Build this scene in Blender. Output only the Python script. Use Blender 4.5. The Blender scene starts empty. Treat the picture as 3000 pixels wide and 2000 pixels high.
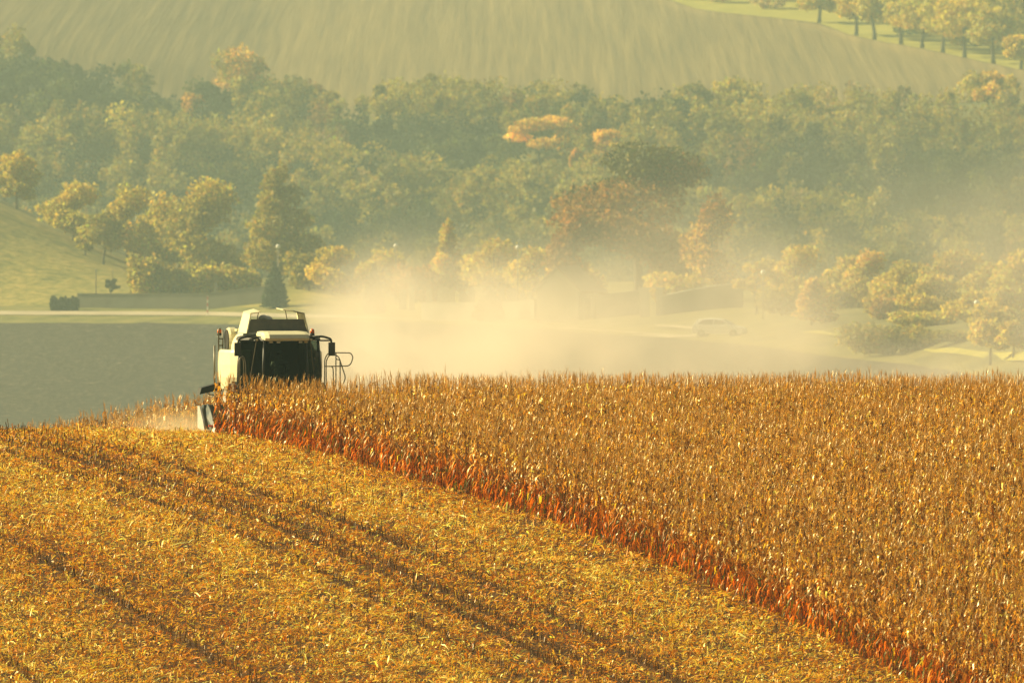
import bpy, bmesh, math, random
import numpy as np
from mathutils import Vector, Matrix
R = math.radians
rng = np.random.default_rng(7); random.seed(7)
sc = bpy.context.scene
COL = sc.collection

# ------------------------------------------------------------------ camera, sky, sun, exposure
FPX = 38000.0                       # focal length in pixels of the 3000 px wide photograph
PITCH = R(0.8)
CAM_H = 400*math.tan(PITCH+math.atan(275/FPX))
cd = bpy.data.cameras.new('camera'); cam = bpy.data.objects.new('camera', cd); COL.objects.link(cam)
cam.location = (0, 0, CAM_H); cam.rotation_euler = (R(90)-PITCH, 0, 0)
cd.sensor_width = 36; cd.lens = FPX/3000*36
cd.clip_start = 1; cd.clip_end = 6000
cd.dof.use_dof = True; cd.dof.focus_distance = 392; cd.dof.aperture_fstop = 4.8
sc.camera = cam

SUN_AZ, SUN_EL = R(18), R(29)        # from the left, a little behind the scene
S = Vector((-math.cos(SUN_AZ)*math.cos(SUN_EL), math.sin(SUN_AZ)*math.cos(SUN_EL), math.sin(SUN_EL)))
sl = bpy.data.lights.new('sun', 'SUN'); so = bpy.data.objects.new('sun', sl); COL.objects.link(so)
sl.energy = 5.0; sl.angle = R(0.5); sl.color = (1.0, 0.84, 0.48)
so.rotation_euler = S.to_track_quat('Z', 'Y').to_euler(); so.location = (-60, 300, 120)
w = bpy.data.worlds.new('World'); sc.world = w; w.use_nodes = True
nt = w.node_tree; bg = nt.nodes['Background']
sky = nt.nodes.new('ShaderNodeTexSky'); sky.sky_type = 'NISHITA'; sky.sun_disc = False
sky.sun_elevation = SUN_EL; sky.sun_rotation = math.atan2(S.x, S.y)
sky.air_density = 1.2; sky.dust_density = 5.0; sky.ozone_density = 1.0
mx = nt.nodes.new('ShaderNodeMix'); mx.data_type = 'RGBA'; mx.blend_type = 'MULTIPLY'; mx.inputs[0].default_value = 1
mx.inputs[7].default_value = (1.0, 0.92, 0.62, 1)
nt.links.new(sky.outputs[0], mx.inputs[6]); nt.links.new(mx.outputs[2], bg.inputs[0])
bg.inputs[1].default_value = 0.05
vs = sc.view_settings; vs.view_transform = 'Standard'; vs.look = 'None'; vs.gamma = 1; vs.exposure = 0.88
cy = sc.cycles
cy.volume_bounces = 4; cy.max_bounces = 8; cy.diffuse_bounces = 3; cy.glossy_bounces = 3; cy.transmission_bounces = 5
cy.transparent_max_bounces = 8; cy.volume_step_rate = 1.0; cy.volume_max_steps = 128
cy.use_denoising = True; cy.sample_clamp_indirect = 6

# ------------------------------------------------------------------ survey helpers and terrain
PSI = R(12); TP = math.tan(PSI); CP, SP = math.cos(PSI), math.sin(PSI)
EX0, EY0 = (631-1500)/FPX*400, 400.0            # where the standing edge meets the header
def wx(u, y): return (u-1500)/FPX*y
def wz(v, y): return CAM_H - y*math.tan(PITCH+math.atan((v-1000)/FPX))
_hy = np.array([-50, 200, 270, 290, 300, 313, 326.5, 336, 350, 361, 371.5, 378.8, 385, 392, 400, 405, 411, 420, 437, 467, 520, 600, 700, 3000.])
_hz = np.array([-7, -7, -6.4, -5.55, -4.95, -4.02, -2.98, -2.33, -1.50, -1.05, -.66, -.41, -.22, -.09, -.01, -.06, -.20, -.48, -1.08, -2.65, -6.0, -9.3, -12, -90.])
def _slopes(x, y):
    d = np.diff(y)/np.diff(x); m = np.zeros_like(y)
    m[1:-1] = (d[:-1]*np.diff(x)[1:]+d[1:]*np.diff(x)[:-1])/(x[2:]-x[:-2]); m[0] = d[0]; m[-1] = d[-1]
    return m
_hm = _slopes(_hy, _hz)
def hill(y):
    y = np.asarray(y, float); i = np.clip(np.searchsorted(_hy, y)-1, 0, len(_hy)-2)
    h = _hy[i+1]-_hy[i]; t = (y-_hy[i])/h
    return ((2*t**3-3*t**2+1)*_hz[i]+(t**3-2*t**2+t)*h*_hm[i]+(-2*t**3+3*t**2)*_hz[i+1]+(t**3-t**2)*h*_hm[i+1])
_ru = np.array([-900, 0, 600, 1000, 1270, 1700, 2000, 2200, 2400, 2720, 3000, 3700.])
_ry = np.array([1190, 1184, 1178, 1152, 1121, 1064, 1023, 990, 940, 886, 813, 640.])
_rx = (_ru-1500)/FPX*_ry
def yroad(x): return np.interp(x, _rx, _ry)
def sst(t): t = np.clip(t, 0, 1); return t*t*(3-2*t)
def ground(x, y):
    x = np.asarray(x, float); y = np.asarray(y, float)
    s = y-yroad(x)
    lf = 1-sst((x+22)/13)                         # the bank is steep at the left, nearly flat elsewhere
    zl = np.where(s < -12, np.maximum(-6.24+.012*(s+12), -9.3), np.where(s < 30, -5.4+.07*s, -3.3+.004*np.minimum(s-30, 80)))
    zr = np.where(s < 15, np.maximum(-5.4+.010*s, -9.3), np.where(s < 80, -5.25+.02*(s-15), -3.95+.004*np.minimum(s-80, 150)))
    z = zl*lf+zr*(1-lf)
    z = z-12.3*sst((y-1262)/260)+.10*np.clip(y-2130, 0, 385)+.06*np.clip(y-2515, 0, 1500)
    fz = sst((y-2140)/60)*sst((2510-y)/80)
    z = z + fz*(4.2*np.sin(y*.046+x*.032+1.2*np.sin(x*.027))+2.0*np.sin(x*.06+1+y*.016))
    z = z + .2*np.clip(-50-x, 0, 80)*sst((y-2130)/200)
    h = np.clip(-29.5-x, 0, 40); h = np.where(h < 5, h*h*.042, (h-2.5)*.42)
    h = np.minimum(h, 10)
    z = z + h*sst((s-8)/52)*(1-sst((y-1300)/200))
    return np.maximum(hill(y), z)
def g(x, y): return float(ground(x, y))

# ------------------------------------------------------------------ tagging and mesh helpers
def tag(o, label=None, cat=None, group=None, kind=None):
    if label: o['label'] = label
    if cat: o['category'] = cat
    if group: o['group'] = group
    if kind: o['kind'] = kind
    return o
def empty(name, loc=(0, 0, 0), rz=0.0, label=None, cat=None, group=None):
    o = bpy.data.objects.new(name, None); COL.objects.link(o); o.location = loc; o.rotation_euler = (0, 0, rz)
    o.empty_display_size = .3
    return tag(o, label, cat, group)
def link(name, me, m, parent=None):
    o = bpy.data.objects.new(name, me); COL.objects.link(o)
    if m: me.materials.append(m)
    if parent: o.parent = parent
    return o
def quads(name, V, Q, m, col=None, parent=None, smooth=False):
    V = np.ascontiguousarray(V, np.float32); Q = np.ascontiguousarray(Q, np.int32)
    me = bpy.data.meshes.new(name); k = Q.shape[1]
    me.vertices.add(len(V)); me.vertices.foreach_set('co', V.ravel())
    me.loops.add(Q.size); me.loops.foreach_set('vertex_index', Q.ravel())
    me.polygons.add(len(Q)); me.polygons.foreach_set('loop_start', np.arange(0, Q.size, k, dtype=np.int32))
    if smooth: me.polygons.foreach_set('use_smooth', np.ones(len(Q), bool))
    me.update(calc_edges=True)
    if col is not None:
        a = me.color_attributes.new('col', 'FLOAT_COLOR', 'POINT')
        c = np.ones((len(V), 4), np.float32); c[:, :3] = col; a.data.foreach_set('color', c.ravel())
    return link(name, me, m, parent)
def bmobj(name, bm, m, parent=None, smooth=False, bevel=0.0, seg=2):
    if bevel:
        bmesh.ops.bevel(bm, geom=[e for e in bm.edges if len(e.link_faces) == 2 and e.calc_face_angle(0) > .45], offset=bevel, segments=seg, affect='EDGES', profile=.5, clamp_overlap=True)
    bmesh.ops.recalc_face_normals(bm, faces=bm.faces)
    me = bpy.data.meshes.new(name); bm.to_mesh(me); bm.free()
    if smooth:
        for p in me.polygons: p.use_smooth = True
    return link(name, me, m, parent)
def bx(bm, x0, x1, y0, y1, z0, z1):
    v = [bm.verts.new((x, y, z)) for z in (z0, z1) for x, y in ((x0, y0), (x1, y0), (x1, y1), (x0, y1))]
    for f in ((3, 2, 1, 0), (4, 5, 6, 7), (0, 1, 5, 4), (1, 2, 6, 5), (2, 3, 7, 6), (3, 0, 4, 7)): bm.faces.new([v[i] for i in f])
    return v
def hexa(bm, pts):                               # eight corners, bottom ring then top ring
    v = [bm.verts.new(p) for p in pts]
    for f in ((3, 2, 1, 0), (4, 5, 6, 7), (0, 1, 5, 4), (1, 2, 6, 5), (2, 3, 7, 6), (3, 0, 4, 7)): bm.faces.new([v[i] for i in f])
def loft(bm, rings, cap=True):
    rs = [[bm.verts.new(p) for p in r] for r in rings]; n = len(rs[0])
    for a, b in zip(rs, rs[1:]):
        for i in range(n): bm.faces.new((a[i], a[(i+1) % n], b[(i+1) % n], b[i]))
    if cap: bm.faces.new(rs[0][::-1]); bm.faces.new(rs[-1])
def tube(bm, path, r, n=8, cap=True):
    path = [Vector(p) for p in path]; rr = r if hasattr(r, '__len__') else [r]*len(path); rings = []
    up = Vector((0, 0, 1)); prev = None
    for i, p in enumerate(path):
        d = (path[min(i+1, len(path)-1)]-path[max(i-1, 0)]).normalized()
        if prev is None:
            a = d.cross(up if abs(d.z) < .9 else Vector((1, 0, 0))).normalized()
        else:
            a = (prev-d*prev.dot(d)).normalized()
        prev = a; b = d.cross(a)
        rings.append([p+(a*math.cos(q)+b*math.sin(q))*rr[i] for q in [2*math.pi*j/n for j in range(n)]])
    loft(bm, rings, cap)
def arc(p, n=6):                                  # rounds the corners of a polyline
    out = [Vector(p[0])]
    for a, b, c in zip(p, p[1:], p[2:]):
        a, b, c = Vector(a), Vector(b), Vector(c); r = min((a-b).length, (c-b).length)*.45
        s, e = b+(a-b).normalized()*r, b+(c-b).normalized()*r
        for k in range(n+1):
            t = k/n; out.append(s*(1-t)**2+b*2*t*(1-t)+e*t*t)
    return out+[Vector(p[-1])]
def lathe(bm, prof, n=20, axis='z', c=(0, 0, 0)):
    rings = []
    for r, h in prof:
        ring = []
        for i in range(n):
            q = 2*math.pi*i/n; u, v = r*math.cos(q), r*math.sin(q)
            p = (u, v, h) if axis == 'z' else ((h, u, v) if axis == 'x' else (v, h, u))
            ring.append((p[0]+c[0], p[1]+c[1], p[2]+c[2]))
        rings.append(ring)
    loft(bm, rings)

# ------------------------------------------------------------------ materials
def node(t, kind, **kw):
    n = t.nodes.new(kind)
    for k, v in kw.items(): setattr(n, k, v)
    return n
def base_mat(name):
    m = bpy.data.materials.new(name); m.use_nodes = True
    return m, m.node_tree, m.node_tree.nodes['Principled BSDF']
def paint(name, col, rough=.5, metal=0.0, dirt=.25, scale=3.0, spec=.5, dirtcol=(.30, .24, .14)):
    m, t, p = base_mat(name)
    tc = node(t, 'ShaderNodeTexCoord'); n1 = node(t, 'ShaderNodeTexNoise'); n1.inputs['Scale'].default_value = scale
    n1.inputs['Detail'].default_value = 6; n1.inputs['Roughness'].default_value = .7
    t.links.new(tc.outputs['Object'], n1.inputs['Vector'])
    rp = node(t, 'ShaderNodeValToRGB'); rp.color_ramp.elements[0].position = .42; rp.color_ramp.elements[1].position = .75
    rp.color_ramp.elements[1].color = (dirt, dirt, dirt, 1)
    t.links.new(n1.outputs['Fac'], rp.inputs['Fac'])
    mix = node(t, 'ShaderNodeMix', data_type='RGBA'); mix.inputs[6].default_value = (*col, 1); mix.inputs[7].default_value = (*dirtcol, 1)
    t.links.new(rp.outputs['Color'], mix.inputs[0]); t.links.new(mix.outputs[2], p.inputs['Base Color'])
    p.inputs['Roughness'].default_value = rough; p.inputs['Metallic'].default_value = metal; p.inputs['Specular IOR Level'].default_value = spec
    return m
def leaf_mat(name, trans=.4, rough=.5, spec=.3, tint=(1.15, .95, .6), stint=(1, 1, 1)):
    m, t, p = base_mat(name)
    at = node(t, 'ShaderNodeAttribute', attribute_name='col')
    t.links.new(at.outputs['Color'], p.inputs['Base Color'])
    p.inputs['Roughness'].default_value = rough; p.inputs['Specular IOR Level'].default_value = spec; p.inputs['Specular Tint'].default_value = (*stint, 1)
    tr = node(t, 'ShaderNodeBsdfTranslucent'); mu = node(t, 'ShaderNodeMix', data_type='RGBA', blend_type='MULTIPLY')
    mu.inputs[0].default_value = 1; mu.inputs[7].default_value = (*tint, 1)
    t.links.new(at.outputs['Color'], mu.inputs[6]); t.links.new(mu.outputs[2], tr.inputs['Color'])
    ms = node(t, 'ShaderNodeMixShader'); ms.inputs[0].default_value = trans
    t.links.new(p.outputs[0], ms.inputs[1]); t.links.new(tr.outputs[0], ms.inputs[2])
    t.links.new(ms.outputs[0], t.nodes['Material Output'].inputs['Surface'])
    return m
def earth(name, stops, scale=(1, 1, 1), rot=0.0, detail=8, rough=.9, bump=.0, bdist=.2, nscale=1.0, second=None):
    m, t, p = base_mat(name)
    tc = node(t, 'ShaderNodeTexCoord'); mp = node(t, 'ShaderNodeMapping'); mp.inputs['Scale'].default_value = scale
    mp.inputs['Rotation'].default_value = (0, 0, rot); t.links.new(tc.outputs['Object'], mp.inputs['Vector'])
    n1 = node(t, 'ShaderNodeTexNoise'); n1.inputs['Scale'].default_value = nscale; n1.inputs['Detail'].default_value = detail
    n1.inputs['Roughness'].default_value = .65; t.links.new(mp.outputs[0], n1.inputs['Vector'])
    fac = n1.outputs['Fac']
    if second:
        n2 = node(t, 'ShaderNodeTexNoise'); n2.inputs['Scale'].default_value = second; n2.inputs['Detail'].default_value = 5
        t.links.new(tc.outputs['Object'], n2.inputs['Vector'])
        ad = node(t, 'ShaderNodeMath', operation='ADD'); t.links.new(fac, ad.inputs[0]); t.links.new(n2.outputs['Fac'], ad.inputs[1])
        hf = node(t, 'ShaderNodeMath', operation='MULTIPLY'); hf.inputs[1].default_value = .5; t.links.new(ad.outputs[0], hf.inputs[0]); fac = hf.outputs[0]
    rp = node(t, 'ShaderNodeValToRGB'); e = rp.color_ramp.elements
    e[0].position, e[0].color = stops[0][0], (*stops[0][1], 1); e[1].position, e[1].color = stops[-1][0], (*stops[-1][1], 1)
    for q, c in stops[1:-1]: k = e.new(q); k.color = (*c, 1)
    t.links.new(fac, rp.inputs['Fac']); t.links.new(rp.outputs[0], p.inputs['Base Color'])
    p.inputs['Roughness'].default_value = rough; p.inputs['Specular IOR Level'].default_value = .2
    if bump:
        b = node(t, 'ShaderNodeBump'); b.inputs['Strength'].default_value = bump; b.inputs['Distance'].default_value = bdist
        t.links.new(fac, b.inputs['Height']); t.links.new(b.outputs[0], p.inputs['Normal'])
    return m
M = {}
M['earth'] = earth('hillside_earth', [(.35, (.07, .075, .022)), (.5, (.13, .12, .035)), (.65, (.20, .175, .055))], (.12, .12, .12), bump=.5, bdist=.4)
M['meadow'] = earth('dry_grass', [(.38, (.11, .12, .028)), (.5, (.235, .205, .05)), (.62, (.38, .29, .085))], (.16, .12, .16), bump=.6, bdist=.5, second=1.1)
M['farmeadow'] = M['meadow']
M['verge'] = earth('green_verge', [(.35, (.11, .115, .03)), (.5, (.18, .165, .045)), (.65, (.25, .21, .07))], (.3, .3, .3), bump=.4, bdist=.2)
M['stripgrass'] = earth('bright_grass', [(.35, (.24, .23, .04)), (.65, (.38, .33, .06))], (.3, .3, .3), bump=.4, bdist=.2)
M['plow'] = earth('plowed_soil', [(.40, (.018, .016, .012)), (.50, (.042, .036, .026)), (.57, (.080, .068, .048)), (.66, (.30, .25, .17))], (1.6, .42, 1), rot=R(4), bump=1.0, bdist=.3, second=3.4)
M['upper'] = earth('upper_field_soil', [(.34, (.125, .090, .035)), (.5, (.18, .13, .050)), (.66, (.245, .18, .072))], (.55, .0022, .1), rot=R(2.0), bump=.5, bdist=.6)
M['road'] = earth('pale_gravel', [(.35, (.36, .30, .21)), (.65, (.48, .41, .29))], (.3, .3, .3))
M['soil'] = earth('stubble_soil', [(.36, (.022, .008, .001)), (.52, (.07, .026, .001)), (.68, (.26, .11, .006))], (1.1, .8, 1), bump=1.0, bdist=.12, second=5.0)
M['leaf'] = leaf_mat('tree_leaves', .5, .55, .25)
M['corn'] = leaf_mat('dry_corn', .36, .33, .55, (1.25, .88, .38), (1, .80, .42)); _t = M['corn'].node_tree
_a = [n for n in _t.nodes if n.type == 'ATTRIBUTE'][0]; _s = node(_t, 'ShaderNodeSeparateColor'); _d = node(_t, 'ShaderNodeMath', operation='DIVIDE'); _m = node(_t, 'ShaderNodeMapRange')
_t.links.new(_a.outputs['Color'], _s.inputs[0]); _t.links.new(_s.outputs[1], _d.inputs[0]); _t.links.new(_s.outputs[0], _d.inputs[1]); _t.links.new(_d.outputs[0], _m.inputs[0])
_m.inputs[1].default_value = .32; _m.inputs[2].default_value = .66; _m.inputs[3].default_value = .06; _m.inputs[4].default_value = .75; _t.links.new(_m.outputs[0], _t.nodes['Principled BSDF'].inputs['Specular IOR Level'])
M['litter'] = leaf_mat('straw_litter', .25, .36, .55, (1.2, .9, .5), (1, .84, .5))
M['bark'] = paint('bark', (.045, .036, .025), .95, dirt=.3, scale=2)
M['cream'] = paint('cream_paint', (.74, .70, .46), .38, dirt=.22, scale=1.6)
M['grey'] = paint('grey_paint', (.42, .42, .38), .45, dirt=.3, scale=2)
M['tin'] = paint('dusty_steel', (.13, .125, .10), .55, .3, dirt=.5, scale=2.5)
M['black'] = paint('black_plastic', (.012, .014, .014), .5, dirt=.25, scale=4, dirtcol=(.08, .07, .05))
M['tube'] = paint('grey_tube', (.16, .145, .105), .45, .3, dirt=.3)
M['bluegrey'] = paint('bluegrey_plastic', (.06, .085, .09), .4, dirt=.4, scale=3)
M['white'] = paint('white_plastic', (.72, .70, .62), .4, dirt=.3, scale=3)
M['red'] = paint('red_paint', (.45, .03, .015), .4, dirt=.2)
M['rubber'] = paint('tyre_rubber', (.022, .022, .02), .85, dirt=.6, scale=3, dirtcol=(.16, .12, .07))
M['orange'] = paint('orange_lens', (.85, .16, .015), .25, dirt=.1)
M['lens'] = paint('lamp_lens', (.62, .58, .44), .2, dirt=.1)
M['stone'] = paint('pale_stone', (.42, .40, .33), .8, dirt=.4, scale=1.5)
M['wall'] = paint('grey_render', (.21, .205, .16), .9, dirt=.7, scale=.5, dirtcol=(.12, .12, .09))
M['plaster'] = paint('white_plaster', (.40, .37, .29), .85, dirt=.3, scale=.8)
M['roof'] = paint('brown_tiles', (.20, .11, .06), .85, dirt=.5, scale=3)
M['carpaint'] = paint('silver_paint', (.88, .88, .88), .22, .0, dirt=.1)
M['carglass'] = paint('car_glass', (.03, .035, .04), .08, dirt=.05, spec=.8)
M['globe'] = paint('white_globe', (.82, .82, .80), .2, dirt=.05)
M['skin'] = paint('skin', (.42, .26, .17), .6, dirt=.1)
M['shirt'] = paint('pale_shirt', (.55, .50, .38), .8, dirt=.1)
M['trousers'] = paint('dark_trousers', (.05, .05, .06), .8, dirt=.1)
m, t, p = base_mat('cab_glass'); p.inputs['Base Color'].default_value = (.09, .14, .12, 1); p.inputs['Roughness'].default_value = .02
p.inputs['Transmission Weight'].default_value = 1; p.inputs['IOR'].default_value = 1.02; p.inputs['Specular IOR Level'].default_value = .5; M['glass'] = m

# ------------------------------------------------------------------ the setting: terrain sheets
def sheet(name, xs, ys, m, off, kind='structure', yfun=None, hfun=None, label=None, cat=None):
    X, Y = np.meshgrid(xs, ys)
    if yfun is not None: Y = Y+yfun(X)
    Z = ground(X, Y)+off
    if hfun is not None: Z = Z+hfun(X, Y)
    V = np.stack([X.ravel(), Y.ravel(), Z.ravel()], 1); nx, ny = len(xs), len(ys)
    i = (np.arange(ny-1)[:, None]*nx+np.arange(nx-1)[None]).ravel()
    Q = np.stack([i, i+1, i+nx+1, i+nx], 1)
    return tag(quads(name, V, Q, m, smooth=True), label, cat, kind=kind)
ysg = np.unique(np.r_[np.arange(-60, 250, 20), np.arange(250, 480, 2.5), np.arange(480, 800, 10), np.arange(800, 1320, 3.5), np.arange(1320, 2120, 20), np.arange(2120, 2560, 6), np.arange(2560, 3560, 20)])
xsg = np.unique(np.r_[np.arange(-480, -110, 15), np.arange(-110, 110.1, 2.5), np.arange(112, 481, 15)])
sheet('ground', xsg, ysg, M['earth'], 0)
xr = np.arange(-75, 75.1, 1.0)
sheet('plowed_field', np.arange(-75, 70.1, 1.2), np.r_[np.arange(-330, -40, 6), np.arange(-40, -11.4, 1.2)], M['plow'], .05, yfun=lambda X: yroad(X)+.9*np.sin(X*.73)+.7*np.sin(X*1.9+1)+.5*np.sin(X*.31))
sheet('verge', np.arange(-75, 66.1, 1.0), np.arange(-12, 16.1, 1.0), M['verge'], .045, yfun=yroad)
sheet('road', np.arange(-75, wx(2040, 1020), 1.0), np.linspace(-3.6, .6, 6), M['road'], .10, yfun=yroad)
sheet('meadow', np.arange(-80, -2, .8), np.arange(7, 75, 1.0), M['meadow'], .05, yfun=yroad)
# track to the gate, forking off the road
def strip(name, pts, wid, m, off):
    P = np.array([(wx(u, y), y) for u, y in pts]); T = np.linspace(0, len(P)-1, 40)
    X = np.interp(T, range(len(P)), P[:, 0]); Y = np.interp(T, range(len(P)), P[:, 1])
    W = np.interp(T, range(len(P)), wid); rows = []
    for k in (-1, -.33, .33, 1): rows.append(np.stack([X, Y+k*W*.5, ground(X, Y+k*W*.5)+off], 1))
    V = np.concatenate(rows); n = len(X); i = np.concatenate([np.arange(n-1)+n*r for r in range(3)])
    return tag(quads(name, V, np.stack([i, i+1, i+n+1, i+n], 1), m, smooth=True), kind='structure')
strip('gate_track', [(1920, 1056), (1985, 1048), (2060, 1034)], [3, 7, 5], M['road'], .13)
strip('lit_track', [(2040, 1018), (1960, 1020), (1850, 1032)], [6, 9, 2], M['road'], .13)
strip('grass_strip', [(2690, 912), (2800, 890), (2900, 864), (3060, 826)], [3, 13, 15, 17], M['stripgrass'], .10)
strip('sunlit_grass', [(2355, 985), (2400, 980), (2460, 966)], [3, 8, 5], M['stripgrass'], .10)
# the upper field with its convex edge, and the grassy orchard slope beyond it
_eu = np.array([-700, 1900, 2050, 2330, 2400, 2470, 2560, 2700, 3000, 3400.]); _ev = np.array([-680, -15, 36, 66, 76, 106, 128, 152, 218, 280.])
def yv(u, v):                                        # depth of the upper slope along the ray of photo row v
    for y in np.arange(2480, 3500, 3):
        if float(ground(wx(u, y), y)) > wz(v, y): return float(y)
    return 3500.0
_ey = [yv(u, v) for u, v in zip(_eu, _ev)]; _ex = [wx(u, y) for u, y in zip(_eu, _ey)]
def yedge(x): return np.interp(x, _ex, _ey)
sheet('upper_field', np.arange(-200, 190, 5.0), np.linspace(0, 1, 60), M['upper'], .08)
o = bpy.data.objects['upper_field']; co = np.empty(len(o.data.vertices)*3, np.float32); o.data.vertices.foreach_get('co', co); co = co.reshape(-1, 3)
y0 = 2430.0; y1 = yedge(co[:, 0]); f = co[:, 1].copy(); co[:, 1] = y0+(y1-y0)*f
co[:, 2] = ground(co[:, 0], co[:, 1])+.10+.5*np.exp(-((co[:, 1]-y1)/16)**2)*(f < .999)*1.5
o.data.vertices.foreach_set('co', co.ravel()); o.data.update()
sheet('orchard_grass', np.arange(24, 190, 4.0), np.arange(0, 100, 5.0), M['stripgrass'], .05, yfun=yedge)
sheet('orchard_slope', np.arange(20, 260, 8.0), np.arange(100, 600, 20.0), M['meadow'], .05, yfun=yedge)

# ------------------------------------------------------------------ trees
def unit(n):
    v = rng.normal(size=(n, 3)); return v/np.linalg.norm(v, axis=1)[:, None]
def cards(C, size, up=.0, aspect=.65, N=None):
    n = len(C); d = unit(n) if N is None else N
    a = np.cross(d, unit(n)); a /= np.linalg.norm(a, axis=1)[:, None]+1e-9
    if up:
        a[:, 2] += up; a /= np.linalg.norm(a, axis=1)[:, None]
    b = np.cross(d, a); b /= np.linalg.norm(b, axis=1)[:, None]+1e-9
    s = (size*rng.uniform(.6, 1.35, n))[:, None]; a = a*s; b = b*s*aspect
    V = np.stack([C-a, C-b*.9+a*.15, C+a, C+b*.9+a*.05], 1).reshape(-1, 3)
    return V, np.arange(4*n).reshape(n, 4)
def lobe_points(lobes, n):
    w_ = np.array([l[3]*l[4]*l[5] for l in lobes])**.75; k = rng.choice(len(lobes), n, p=w_/w_.sum()); L = np.array(lobes, float)[k]
    d = unit(n); r = rng.uniform(.15, 1, n)**.42
    clump = 1+.16*np.sin(d[:, 0]*7+k)*np.sin(d[:, 2]*6+k*2)
    return L[:, :3]+d*L[:, 3:6]*(r*clump)[:, None], k
def colour(base, n, var=.22):
    b = np.array(base)[None]*np.exp(rng.normal(0, var, (n, 1)))
    return np.clip(b*np.exp(rng.normal(0, .10, (n, 3))), .004, .9)
SP_ = {'yellow': (.52, .44, .07), 'yellowgreen': (.44, .40, .075), 'green': (.115, .14, .025), 'dark': (.030, .048, .022), 'orange': (.54, .36, .085),
      'gold': (.66, .47, .08), 'rust': (.34, .21, .065), 'pale': (.50, .43, .24), 'olive': (.27, .245, .05), 'deeprust': (.27, .155, .042), 'deepgreen': (.08, .088, .02)}
def lobes_for(shape, h, r):
    L = []
    if shape == 'round':
        for k in range(9):
            q = k*2.4; z = h*(.42+.09*(k % 5)); rr = r*(.62 if z < h*.7 else .42)
            L.append((math.cos(q)*rr*random.uniform(.5, 1), math.sin(q)*rr*random.uniform(.5, 1), z, r*random.uniform(.36, .52), r*random.uniform(.36, .52), h*random.uniform(.12, .19)))
        L.append((0, 0, h*.78, r*.5, r*.5, h*.21))
    elif shape == 'cone':
        for k in range(13):
            f = k/12; q = k*2.1; rr = r*(1.05-.80*f)*random.uniform(.85, 1.12)
            L.append((math.cos(q)*rr*.5, math.sin(q)*rr*.5, h*(.16+.74*f), rr*random.uniform(.5, .7)+.15, rr*.55+.15, h*.10))
    elif shape == 'thuja':
        for k in range(9):
            f = k/8; rr = r*(1-.80*f**1.6); L.append((0, 0, h*(.06+.86*f), rr, rr, h*.10))
    elif shape == 'tall':
        for k in range(11):
            f = k/10; q = k*2.4; rr = r*(.55+.45*math.sin(math.pi*min(1, f*.9+.1)))
            L.append((math.cos(q)*rr*.45, math.sin(q)*rr*.45, h*(.25+.66*f), rr*random.uniform(.4, .6), rr*.5, h*.105))
    elif shape == 'sparse':
        for k in range(12):
            q = k*2.4; z = h*random.uniform(.35, .93); rr = r*random.uniform(.3, .95)
            L.append((math.cos(q)*rr, math.sin(q)*rr*.8, z, r*random.uniform(.2, .34), r*random.uniform(.2, .34), h*random.uniform(.05, .09)))
    elif shape == 'flat':
        for k in range(9):
            q = k*2.4; rr = r*random.uniform(.2, .9); z = h*(.92-.48*(rr/r)**1.2)*random.uniform(.85, 1.05)
            L.append((math.cos(q)*rr, math.sin(q)*rr*.8, z, r*random.uniform(.26, .38), r*.3, h*random.uniform(.07, .12)))
    elif shape == 'full':
        for k in range(16):
            q = k*2.4; z = h*(.14+.70*((k*.618) % 1)); rr = r*(.66 if z < h*.62 else .42)
            L.append((math.cos(q)*rr*random.uniform(.6, 1), math.sin(q)*rr*.8, z, r*random.uniform(.40, .60), r*random.uniform(.40, .58), h*random.uniform(.13, .20)))
        L.append((0, 0, h*.82, r*.42, r*.42, h*.17))
    elif shape == 'dome':
        for k in range(24):
            f = ((k*.618) % 1); q = k*2.4; z = h*(.24+.62*f); rr = r*.72*math.sqrt(max(0, 1-max(0, (f-.35)/.75)**2))
            L.append((math.cos(q)*rr*random.uniform(.5, 1), math.sin(q)*rr*.9, z, r*random.uniform(.28, .40), r*random.uniform(.28, .40), h*random.uniform(.09, .13)))
        L.append((0, 0, h*.86, r*.40, r*.40, h*.12)); L.append((0, 0, h*.6, r*.5, r*.5, h*.2))
    elif shape == 'box':
        for k in range(7): L.append((r*(-.86+.287*k), 0, h*random.uniform(.36, .50), r*random.uniform(.17, .24), r*.3, h*random.uniform(.42, .54)))
    elif shape == 'bush':
        for k in range(8):
            q = k*2.4; rr = r*.55
            L.append((math.cos(q)*rr, math.sin(q)*rr*.7, h*(.3+.05*(k % 5)), r*.45, r*.45, h*.34))
    return L
def woods(bm, h, r, lobes, tr, base=.32):
    top = h*.8; pts = [(0, 0, -.25), (.03*h*random.uniform(-.3, .3), 0, h*.12), (.04*h*random.uniform(-1, 1), .02*h, h*base), (.03*h*random.uniform(-1, 1), 0, h*.6), (0, 0, top)]
    tube(bm, pts, [tr*1.35, tr, tr*.82, tr*.5, tr*.15], 7)
    for l in random.sample(lobes, min(8, len(lobes))):
        a = Vector(pts[2])+(Vector(pts[3])-Vector(pts[2]))*random.uniform(0, .8); b = Vector(l[:3]); c = a*.45+b*.55+Vector((0, 0, -.05*h))
        tube(bm, [a, c, b], [tr*.45, tr*.28, tr*.1], 5)
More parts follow.
